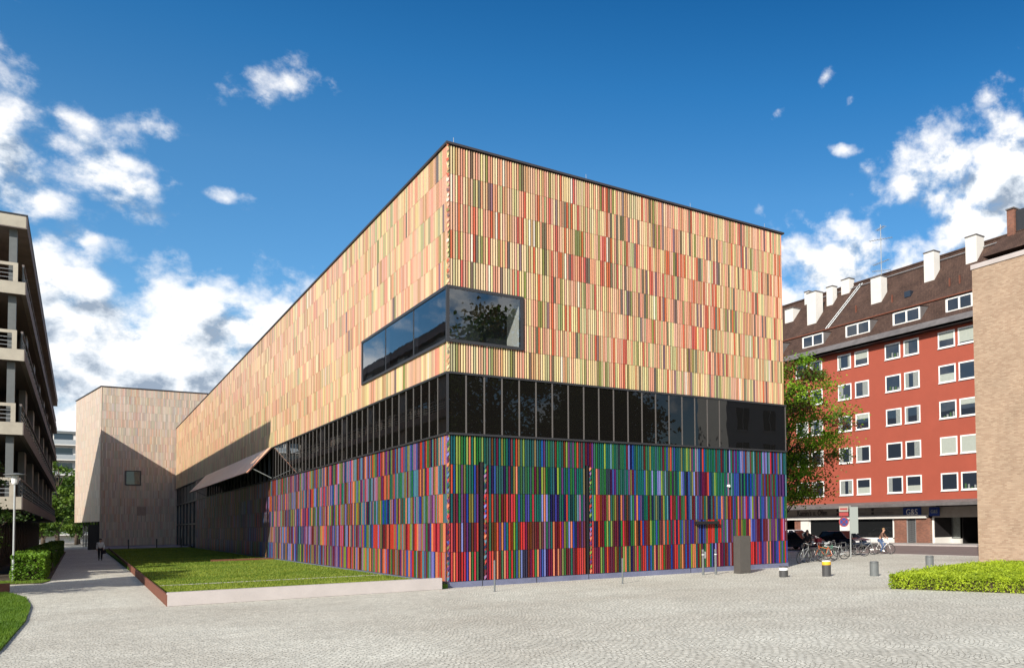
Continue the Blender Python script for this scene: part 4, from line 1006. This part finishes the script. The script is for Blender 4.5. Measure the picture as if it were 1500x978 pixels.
# pale house across the street behind the camera, mirrored in the ribbon glazing
ph = thing('pale_plaster_house', 'pale plaster house with tall windows mirrored in the ribbon glazing', 'building')
MB().box(46, 84, -50, -44, 0, 21, M['white_wall']).build('wall', ph)
pw = MB()
for i in range(9):
    for k in range(5):
        x = 47.3+i*4.1; pw.box(x, x+1.7, -43.99, -43.94, 1+k*4, 3.5+k*4, M['shop_glass']); pw.box(x-.15, x+1.85, -43.99, -43.88, .78+k*4, .97+k*4, M['white_wall']); pw.box(x+.8, x+.9, -43.93, -43.9, 1+k*4, 3.5+k*4, M['white_wall'])
pw.build('window_row', ph)

# ---------------------------------------------------------------- street furniture
def bollard(x, y, kind, label, h=.62, r=.19):
    t_ = thing('bollard', label, 'bollard', (x, y, 0), 0, 'stout bollards across the plaza edge')
    m = M['grey'] if kind in (2, 3) else M['charcoal']
    b = MB(); n = 20
    b.tube([(0, 0, 0), (0, 0, h-.03), (0, 0, h-.005), (0, 0, h)], [r, r, r-.01, r-.04], m, n); b.build('post', t_, smooth=False)
    if kind == 0: MB().tube([(0, 0, h-.17), (0, 0, h-.06)], r+.004, M['wband'], n).build('reflective_band', t_)
    if kind == 1:
        MB().tube([(0, 0, h-.13), (0, 0, h+.012)], r+.005, M['yellow'], n).build('yellow_band', t_); MB().tube([(0, 0, h-.24), (0, 0, h-.17)], r+.004, M['charcoal'], n).build('dark_band', t_)
        MB().tube([(0, 0, h+.012), (0, 0, h+.05)], r-.0, M['wband'], n).build('white_cap', t_)
    if kind in (2, 3):
        MB().ring((0, 0, h-.05), (0, 0, 1), r-.0, .012, M['charcoal'], 20, 4).build('top_ring', t_)
    return t_
bollard(12.14, -5.62, 0, 'short dark bollard with white band nearest the museum corner', h=.46)
bollard(13.55, -6.78, 1, 'dark bollard with yellow band and white cap')
bollard(14.93, -8.25, 2, 'plain grey bollard standing free left of the hedge')
bollard(19.3, -7.6, 3, 'plain grey bollard half hidden behind the green hedge', h=.68)
def pole(x, y, h, label):
    o = MB().cyl(0, 0, 0, h, .032, M['grey'], 10).cyl(0, 0, h, h+.01, .024, M['grey'], 10).cyl(0, 0, 0, .012, .07, M['grey'], 12).build('thin_post', label=label, cat='post', group='thin grey posts in front of the museum')
    o.location = (x, y, 0)
pole(.62, -3.14, 1.12, 'thin grey post before the left part of the rod facade'); pole(5.61, -3.5, 1.0, 'thin grey post before the middle of the rod facade')
def lpost(x, y, extra, label):
    t_ = thing('lamp_post_short', label, 'post', (x, y, 0), 0, 'short round posts beside the dark cabinet'); t_.name = 'short_round_post'
    MB().cyl(0, 0, 0, 1.0, .055, M['grey'], 12).cyl(0, 0, 1.02, 1.15, .055, M['grey'], 12).build('post', t_); MB().cyl(0, 0, .90, .93, .060, M['lamp'], 12).build('light_band', t_)
    if extra: MB().box(.05, .13, -.05, .05, .75, 1.05, M['lightgrey']).build('key_switch', t_)
lpost(10.75, -1.65, True, 'short grey post with key switch box, left of its pair'); lpost(11.3, -1.85, False, 'short grey post right beside the dark cabinet')
cb_ = thing('control_cabinet', 'tall dark grey brown metal cabinet in front of the museum', 'cabinet', (12.62, -2.1, 0), 0)
MB().box(-.30, .30, -.26, .26, 0, 1.72, M['darkbox']).build('cabinet_body', cb_, bevel=.008)
MB().disc((.31, .0, 1.42), (1, 0, 0), .035, .03, M['lamp']).build('lamp', cb_)
MB().box(-.25, .25, -.266, -.261, .1, 1.62, M['darkbox']).build('cabinet_door', cb_)
# far posts by the terrace
for k, (x, y) in enumerate(((-6.2, 97.2), (-3.4, 97.2), (-.9, 97.2))):
    o = MB().cyl(0, 0, 0, 1.15, .06, M['charcoal'], 8).cyl(0, 0, 1.15, 1.2, .075, M['charcoal'], 8).build('terrace_post', cat='post', group='dark posts at the far end of the lawn', label=('dark post at the far lawn end, left of three', 'dark post at the far lawn end, middle of three', 'dark post at the far lawn end by the foyer glazing')[k]); o.location = (x, y, .1)
# street lamp
sl_ = thing('street_lamp', 'slim pale grey lamp post with flat disc top beside the hedge', 'street lamp', (-13.28, 21.4, 0))
MB().tube([(0, 0, 0), (0, 0, 1.1), (0, 0, 1.12), (0, 0, 4.7)], [.06, .06, .045, .04], M['lightgrey'], 12).build('pole', sl_, smooth=False)
MB().tube([(0, 0, 4.7), (0, 0, 4.78), (0, 0, 5.12)], [.1, .13, .15], M['lamp'], 14).build('lantern', sl_)
MB().tube([(0, 0, 5.14), (0, 0, 5.17), (0, 0, 5.24)], [.42, .42, .1], M['grey'], 20).build('disc_cap', sl_)
# dark sign box at tower
MB().box(-10.0, -8.9, 106, 107.2, 0, 3.2, M['gasket']).build('dark_stand', bevel=.02, label='tall black box stand at the foot of the tower', cat='stand')

# signs on a post
sp_ = thing('sign_post', 'grey post with parking signs beside the bicycles', 'sign', (27.2, 5.5, 0))
MB().cyl(0, 0, 0, 3.3, .045, M['lightgrey'], 10).build('pole', sp_)
# local +u = screen right roughly (.62,-.78); build the plates facing the camera
uu = Vector((.79, -.61, 0)); nn_ = Vector((-.61, -.79, 0))
def plate(name, u0, u1, z0, z1, m, d=.06):
    b = MB(); o_ = nn_*d; o2 = nn_*(d-.02)
    vs = [uu*u0+o2+Vector((0, 0, z0)), uu*u1+o2+Vector((0, 0, z0)), uu*u1+o2+Vector((0, 0, z1)), uu*u0+o2+Vector((0, 0, z1)), uu*u0+o_+Vector((0, 0, z0)), uu*u1+o_+Vector((0, 0, z0)), uu*u1+o_+Vector((0, 0, z1)), uu*u0+o_+Vector((0, 0, z1))]
    b.add(vs, [(0,3,2,1), (4,5,6,7), (0,1,5,4), (1,2,6,5), (2,3,7,6), (3,0,4,7)], m); return b.build(name, sp_)
plate('sign_plate', -.72, -.12, 2.9, 3.25, M['offwhite']); plate('sign_plate', -.66, -.18, 3.02, 3.13, M['signred'], .075); plate('sign_plate', -.72, -.12, 2.62, 2.86, M['signred'])
b = MB().disc(uu*-.42+nn_*.06+Vector((0, 0, 2.25)), nn_, .32, .02, M['signred'], 20); b.build('round_sign', sp_)
MB().disc(uu*-.42+nn_*.075+Vector((0, 0, 2.25)), nn_, .25, .02, M['signblue'], 20).tube([uu*-.6+nn_*.09+Vector((0, 0, 2.43)), uu*-.24+nn_*.09+Vector((0, 0, 2.07))], .025, M['signred'], 4).tube([uu*-.24+nn_*.09+Vector((0, 0, 2.43)), uu*-.6+nn_*.09+Vector((0, 0, 2.07))], .025, M['signred'], 4).build('sign_face', sp_)
plate('sign_plate', -.56, -.26, 1.72, 1.9, M['white']); plate('sign_plate', -.04, .5, 1.5, 3.2, M['signgrey'])

# ---------------------------------------------------------------- bicycles
def bicycle(label, loc, rz, frame_m, group=None, tilt=0, basket=False):
    t_ = thing('bicycle', label, 'bicycle', loc, rz, group); t_.rotation_euler = (tilt, 0, rz)
    for x in (-.53, .53):
        w = MB().ring((x, 0, .34), (0, 1, 0), .325, .02, M['tyre'], 22, 5); wo = w.build('wheel', t_)
        s_ = MB().ring((x, 0, .34), (0, 1, 0), .30, .01, M['chrome'], 20, 4)
        for k in range(10): a = math.pi*2*k/10; s_.tube([(x, 0, .34), (x+.3*math.cos(a), 0, .34+.3*math.sin(a))], .003, M['chrome'], 3, caps=False)
        s_.disc((x, 0, .34), (0, 1, 0), .03, .08, M['chrome'], 8); s_.build('spokes', wo)
        MB().tube([(x-.36, 0, .42), (x-.2, 0, .66), (x+.02, 0, .73), (x+.2, 0, .66)] if x < 0 else [(x-.2, 0, .66), (x, 0, .73), (x+.2, 0, .64)], .022, M['charcoal'], 5).build('mudguard', t_)
    f = MB()
    for a, b in (((-.53, 0, .34), (-.1, 0, .30)), ((-.1, 0, .30), (-.24, 0, .84)), ((-.24, 0, .84), (-.53, 0, .34)), ((-.1, 0, .30), (.36, 0, .78)), ((-.22, 0, .72), (.34, 0, .84)), ((.33, 0, .92), (.38, 0, .74))):
        f.tube([a, b], .018, frame_m, 6)
    f.tube([(.38, 0, .74), (.44, 0, .56), (.53, 0, .34)], .016, frame_m, 6)
    f.build('frame', t_)
    MB().tube([(.33, 0, .92), (.31, 0, 1.04)], .014, M['chrome'], 6).tube([(.18, -.28, 1.06), (.3, -.2, 1.08), (.33, 0, 1.05), (.3, .2, 1.08), (.18, .28, 1.06)], .013, M['chrome'], 6).build('handlebar', t_)
    MB().tube([(-.38, 0, .96), (-.26, 0, .95), (-.1, 0, .94)], [.085, .06, .02], M['blackcloth'], 8).tube([(-.25, 0, .84), (-.26, 0, .93)], .013, M['chrome'], 6).build('saddle', t_)
    MB().ring((-.1, 0, .3), (0, 1, 0), .085, .008, M['chrome'], 14, 4).tube([(-.1, .06, .3), (.04, .08, .2)], .01, M['chrome'], 5).tube([(-.1, -.06, .3), (-.24, -.08, .4)], .01, M['chrome'], 5).build('crank', t_)
    if basket:
        b = MB().box(.36, .68, -.17, .17, .80, .83, M['lightgrey'])
        for (x0, x1, y0, y1) in ((.36, .38, -.17, .17), (.66, .68, -.17, .17), (.38, .66, -.17, -.15), (.38, .66, .15, .17)): b.box(x0, x1, y0, y1, .83, 1.03, M['lightgrey'])
        b.build('basket', t_)
    return t_
silver, orange, gm = M['lightgrey'], mat('orange_frame', (.5, .12, .03), .4), mat('green_frame', (.05, .2, .12), .4)
BG = 'bicycles parked by the museum corner'
for args in (('silver bicycle leaning furthest left by the museum corner', (20.3, 2.3, 0), R(20), silver, BG, .15),
             ('black bicycle second from the museum corner', (21.4, 2.7, 0), R(-15), M['charcoal'], BG, -.08),
             ('orange framed bicycle among the parked ones near the museum', (22.4, 2.9, 0), R(115), orange, BG, .12),
             ('green framed bicycle parked beside the one with the pale basket', (23.3, 3.6, 0), R(-20), gm, BG, .05),
             ('bicycle with a pale wire basket standing near the rack', (24.3, 3.9, 0), R(140), silver, BG, -.06, True),
             ('dark bicycle standing left of the sign post', (26.2, 6.4, 0), R(-45), M['charcoal'], BG, .05),
             ('dark bicycle with pale saddle bag just right of the sign post', (27.9, 5.7, 0), R(-40), M['charcoal'], BG, .06),
             ('silver bicycle parked right behind the cyclist', (30.0, 6.9, 0), R(-50), silver, BG, -.05)):
    bicycle(*args)
for k, (x, y) in enumerate(((28.9, 8.9), (29.2, 8.2), (29.5, 7.6))):
    o = MB().tube([(-.35, 0, 0), (-.35, 0, .78), (-.3, 0, .83), (.3, 0, .83), (.35, 0, .78), (.35, 0, 0)], .03, M['grey'], 8).build('bicycle_rack', cat='bicycle rack', group='hoop bicycle racks by the street', label='grey hoop bicycle rack, %s of three near the sign post' % ('left', 'middle', 'right')[k]); o.location = (x, y, 0); o.rotation_euler = (0, 0, R(20))
# ---------------------------------------------------------------- cars
def car(label, loc, rz, paint, est=True, group=None):
    t_ = thing('parked_car', label, 'car', loc, rz, group)
    Lc, Wc = 4.5, .88
    # lower body: side profile lofted over width
    prof = [(-2.25, .35), (-2.27, .6), (-2.2, .92), (-1.3 if est else -1.5, .98), (.95, .96), (1.9, .84), (2.2, .68), (2.25, .38), (2.2, .25), (-2.2, .25)]
    secs = [(-Wc+.08, .93), (-Wc, 1.0), (Wc, 1.0), (Wc-.08, .93)]
    b = MB(); n = len(prof); vs = []
    for yy, s_ in ((-Wc+.10, .96), (-Wc, .995), (-Wc+.0, 1.0), (Wc, 1.0), (Wc-.10, .96)):
        for (x, z) in prof: vs.append((x*s_, yy, .25+(z-.25)*(s_ if z > .5 else 1)))
    m = len(vs)//n; fs_ = [tuple(range(n))] + [tuple((m-1)*n+i for i in range(n-1, -1, -1))]
    for k in range(m-1):
        for i in range(n): fs_.append((k*n+i, (k+1)*n+i, (k+1)*n+(i+1) % n, k*n+(i+1) % n))
    b.add(vs, fs_, paint)
    # roof shell
    r0, r1 = (-2.0, .35) if est else (-1.15, .3)
    gx = [(-2.15, .95), (r0+.15, 1.42), (r1, 1.46), (1.15, .94)] if est else [(-1.9, .95), (-1.15, 1.40), (.2, 1.44), (1.1, .94)]
    b.add([(gx[1][0], -.62, gx[1][1]), (gx[2][0], -.62, gx[2][1]), (gx[2][0], .62, gx[2][1]), (gx[1][0], .62, gx[1][1]), (gx[1][0]+.1, 0, gx[1][1]+.05), (gx[2][0]-.1, 0, gx[2][1]+.04)], [(0, 1, 5, 4), (4, 5, 2, 3), (1, 2, 5), (0, 4, 3)], paint)
    for sgn in (-1, 1):
        for (a, c) in ((0, 1), (2, 3)): b.tube([(gx[a][0], sgn*.8, gx[a][1]), (gx[c][0], sgn*.63, gx[c][1]) if a == 0 else (gx[c][0], sgn*.8, gx[c][1])] if a == 0 else [(gx[2][0], sgn*.63, gx[2][1]), (gx[3][0], sgn*.8, gx[3][1])], .035, paint, 5)
        b.tube([(-.45, sgn*.81, .96), (-.4, sgn*.64, 1.44)], .035, paint, 5); b.tube([(gx[1][0], sgn*.63, gx[1][1]), (gx[2][0], sgn*.63, gx[2][1])], .03, paint, 5)
    b.build('body', t_)
    g_ = MB(); vs = []
    for (x, z) in gx:
        w = .79 if z < 1 else .61
        vs += [(x, -w, z-.01), (x, w, z-.01)]
    g_.add(vs, [(0, 1, 3, 2), (4, 5, 7, 6), (0, 2, 4, 6), (1, 7, 5, 3), (2, 3, 5, 4)], M['car_glass']); g_.build('windows', t_)
    for x in (-1.38, 1.38):
        for y in (-.8, .8):
            w = MB().tube([(x, y-.1, .32), (x, y+.1, .32)], .32, M['tyre'], 18); wo = w.build('wheel', t_)
            MB().tube([(x, y-.105, .32), (x, y+.105, .32)], .2, M['lightgrey'], 14).build('rim', wo)
    for y in (-.62, .62):
        MB().box(2.12, 2.24, y-.18, y+.18, .58, .72, M['lamp']).build('headlight', t_); MB().box(-2.28, -2.2, y-.14, y+.14, .62, .86, M['taill']).build('tail_light', t_)
    return t_
car('dark blue estate car parked at the kerb behind the sign post', (37.0, 16.2, -.01), R(-90), M['carblue'], True, 'cars parked in the street')
car('black saloon car parked behind the bicycles near the museum corner', (34.6, 18.9, -.01), R(-90), M['carblack'], False, 'cars parked in the street')
car('white car parked against the white shop wall', (43.5, 29.5, -.01), R(-90), M['carwhite'], False, 'cars parked in the street')
car('dark car nose just showing past the brick block', (44.0, 5.2, -.01), R(90), M['carblack'], True, 'cars parked in the street')

# ---------------------------------------------------------------- people
def skin_mesh(chains, name, m, par=None, sub=2):
    """chains: {name:(co, r)} plus edges"""
    nodes, edges = chains
    names = list(nodes); me = bpy.data.meshes.new(name)
    me.from_pydata([nodes[k][0] for k in names], [(names.index(a), names.index(b)) for a, b in edges], [])
    o = bpy.data.objects.new(name, me); col.objects.link(o)
    md = o.modifiers.new('s', 'SKIN'); md.use_smooth_shade = True
    for i, k in enumerate(names):
        r_ = nodes[k][1]; me.skin_vertices[0].data[i].radius = r_ if isinstance(r_, tuple) else (r_, r_)
        me.skin_vertices[0].data[i].use_root = (i == 0)
    s_ = o.modifiers.new('u', 'SUBSURF'); s_.levels = sub; s_.render_levels = sub
    dg = bpy.context.evaluated_depsgraph_get(); nm = bpy.data.meshes.new_from_object(o.evaluated_get(dg)); bpy.data.objects.remove(o)
    nm.materials.clear(); nm.materials.append(m); nm.name = name
    nm.polygons.foreach_set('use_smooth', [True]*len(nm.polygons))
    o = bpy.data.objects.new(name, nm); col.objects.link(o)
    if par is not None: o.parent = par
    return o
def person(label, loc, rz, J, top, legs, hair, bag=None, long_hair=False):
    """J: joints (facing +X), dict"""
    t_ = thing('person', label, 'person', loc, rz)
    nd = {'pel': (J['pel'], (.13, .10)), 'spi': (J['spi'], (.125, .10)), 'che': (J['che'], (.16, .11)), 'nek': (J['nek'], .055), 'hd0': (J['hd0'], (.07, .08)), 'hd1': (J['hd1'], (.085, .095)), 'hd2': (J['hd2'], (.06, .07))}
    ed = [('pel', 'spi'), ('spi', 'che'), ('che', 'nek'), ('nek', 'hd0'), ('hd0', 'hd1'), ('hd1', 'hd2')]
    for s in 'lr':
        nd['sh'+s] = (J['sh'+s], .058); nd['el'+s] = (J['el'+s], .043); nd['wr'+s] = (J['wr'+s], .03); nd['pa'+s] = (J['pa'+s], (.038, .022))
        ed += [('che', 'sh'+s), ('sh'+s, 'el'+s), ('el'+s, 'wr'+s), ('wr'+s, 'pa'+s)]
        w, p = Vector(J['wr'+s]), Vector(J['pa'+s]); d = (p-w).normalized(); sd = d.orthogonal().normalized(); dn = d.cross(sd)
        for k, (o_, l_) in enumerate(((-.028, .07), (-.01, .08), (.01, .075), (.028, .06))):
            nd['f%d%s' % (k, s)] = (tuple(p+d*l_*.55+sd*o_), .009); nd['g%d%s' % (k, s)] = (tuple(p+d*l_+sd*o_*1.1+dn*.02), .007); ed += [('pa'+s, 'f%d%s' % (k, s)), ('f%d%s' % (k, s), 'g%d%s' % (k, s))]
        nd['th'+s] = (tuple(w+d*.05+sd*.05), .010); nd['ti'+s] = (tuple(w+d*.09+sd*.055), .008); ed += [('wr'+s, 'th'+s), ('th'+s, 'ti'+s)]
        nd['hi'+s] = (J['hi'+s], .085); nd['kn'+s] = (J['kn'+s], .055); nd['an'+s] = (J['an'+s], .036); nd['to'+s] = (J['to'+s], (.04, .028))
        ed += [('pel', 'hi'+s), ('hi'+s, 'kn'+s), ('kn'+s, 'an'+s), ('an'+s, 'to'+s)]
    skin_mesh((nd, ed), 'body', M['skin'], t_, 1)
    # top
    n2 = {'pel': (J['pel'], (.155, .125)), 'spi': (J['spi'], (.15, .12)), 'che': (J['che'], (.185, .13)), 'nb': (tuple(Vector(J['che']).lerp(Vector(J['nek']), .75)), .075)}
    e2 = [('pel', 'spi'), ('spi', 'che'), ('che', 'nb')]
    for s in 'lr':
        n2['sh'+s] = (J['sh'+s], .078); n2['el'+s] = (J['el'+s], .062); n2['wr'+s] = (tuple(Vector(J['el'+s]).lerp(Vector(J['wr'+s]), .92)), .048); e2 += [('che', 'sh'+s), ('sh'+s, 'el'+s), ('el'+s, 'wr'+s)]
    skin_mesh((n2, e2), 'jacket', top, t_, 2)
    n3 = {'pel': (tuple(Vector(J['pel'])+Vector((0, 0, -.02))), (.145, .118))}; e3 = []
    for s in 'lr':
        n3['hi'+s] = (J['hi'+s], .10); n3['kn'+s] = (J['kn'+s], .075); n3['an'+s] = (tuple(Vector(J['kn'+s]).lerp(Vector(J['an'+s]), .95)), .06); e3 += [('pel', 'hi'+s), ('hi'+s, 'kn'+s), ('kn'+s, 'an'+s)]
    skin_mesh((n3, e3), 'trousers', legs, t_, 2)
    for s in 'lr':
        a, b = Vector(J['an'+s]), Vector(J['to'+s]); MB().tube([a+(a-b)*.25, a.lerp(b, .4), b+(b-a)*.1], [.045, .052, .035], M['charcoal'], 8).build('shoe', t_, smooth=True)
    h0, h1, h2 = Vector(J['hd0']), Vector(J['hd1']), Vector(J['hd2']); ax = (h2-h0).normalized(); fwd = Vector((1, 0, 0)); 
    hb = bmesh.new(); bmesh.ops.create_icosphere(hb, subdivisions=2, radius=.112)
    for v in list(hb.verts):
        if v.co.x > .055 and v.co.z < .035: hb.verts.remove(v)
    hm = bpy.data.meshes.new('hair'); hb.to_mesh(hm); hb.free(); hm.materials.append(hair); hm.polygons.foreach_set('use_smooth', [True]*len(hm.polygons))
    ho = bpy.data.objects.new('hair', hm); col.objects.link(ho); ho.parent = t_; ho.location = h1+ax*.035-fwd*.012; ho.scale = (1, .88, 1.05 if not long_hair else 1.5)
    if long_hair: ho.location.z -= .05
    fc = MB(); c = h1
    for y in (-.032, .032): fc.disc(c+Vector((.088, y, .01)), (1, 0, 0), .011, .008, M['ink'], 8)
    fc.tube([c+Vector((.088, 0, .0)), c+Vector((.108, 0, -.03))], [.008, .014], M['skin'], 6); fc.box(c.x+.080, c.x+.090, -.022+c.y, .022+c.y, c.z-.058, c.z-.050, M['signred'])
    for y in (-.088, .088): fc.disc(c+Vector((-.0, y, -.01)), (0, 1, 0), .024, .014, M['skin'], 8)
    fc.build('face_features', t_)
    return t_
def stand(step=.18, arms=.12):
    return dict(pel=(0, 0, .95), spi=(.01, 0, 1.13), che=(.0, 0, 1.34), nek=(.01, 0, 1.50), hd0=(.03, 0, 1.57), hd1=(.03, 0, 1.645), hd2=(.02, 0, 1.70),
      shl=(0, .18, 1.41), shr=(0, -.18, 1.41), ell=(arms*.3, .23, 1.14), elr=(-arms*.5, -.23, 1.14), wrl=(arms*1.4, .22, .90), wrr=(arms*.2, -.22, .90), pal=(arms*1.7, .21, .83), par=(arms*.3, -.21, .83),
      hil=(0, .09, .90), hir=(0, -.09, .90), knl=(step*.6, .09, .49), knr=(-step*.05, -.09, .49), anl=(step, .09, .08), anr=(-step*1.3, -.09, .12), tol=(step+.15, .10, .035), tor=(-step*1.3+.14, -.10, .035))
p1 = person('person in pale grey jacket and black trousers walking down the shaded alley', (-9.52, 55.4, 0), R(-93), stand(), M['jacket'], M['trouser'], M['hair_d'])
o = MB().tube([(-.12, 0, -.12), (-.1, 0, -.35), (.1, 0, -.35), (.12, 0, -.12)], .05, M['blackcloth'], 6).box(-.14, .14, -.05, .05, -.42, -.12, M['blackcloth']).build('handbag', label='black bag held low by the person in the alley', cat='bag'); o.location = (-9.32, 55.15, .95)
person('person in pale blue shirt standing beside the shop window behind the cars', (44.6, 33.5, .0), R(200), stand(.05, .05), M['shirt'], M['jeans'], M['hair_d'])
person('person in black with long dark hair by the parked bicycles', (24.9, 7.1, 0), R(240), stand(.08, .1), M['blackcloth'], M['trouser'], M['hair_d'], long_hair=True)
MB().box(25.1, 25.45, 6.35, 6.65, .8, 1.25, M['redbag']).tube([(25.15, 6.5, 1.22), (25.1, 6.75, 1.42), (25.3, 6.5, 1.25)], .02, M['redbag'], 5).build('shoulder_bag', bevel=.0, label='dark red bag at the side of the person in black', cat='bag')
# cyclist heading right (towards -Y)
CL, CR = (31.35, 6.55, 0), R(-68)
bicycle('white framed bicycle ridden by the person in brown', CL, CR, M['white'])
J = dict(pel=(-.24, 0, 1.0), spi=(-.17, 0, 1.17), che=(-.05, 0, 1.37), nek=(.03, 0, 1.50), hd0=(.06, 0, 1.57), hd1=(.07, 0, 1.645), hd2=(.06, 0, 1.70),
      shl=(-.02, .18, 1.42), shr=(-.02, -.18, 1.42), ell=(.08, .27, 1.21), elr=(.08, -.27, 1.21), wrl=(.19, .26, 1.12), wrr=(.19, -.26, 1.12), pal=(.23, .25, 1.09), par=(.23, -.25, 1.09),
      hil=(-.2, .09, .95), hir=(-.2, -.09, .95), knl=(.12, .10, .68), knr=(.02, -.10, .56), anl=(.0, .10, .30), anr=(-.14, -.10, .16), tol=(.13, .11, .25), tor=(0, -.11, .14))
person('person in brown jacket and jeans riding a bicycle to the right', CL, CR, J, M['brown'], M['jeans'], M['hair_l'])
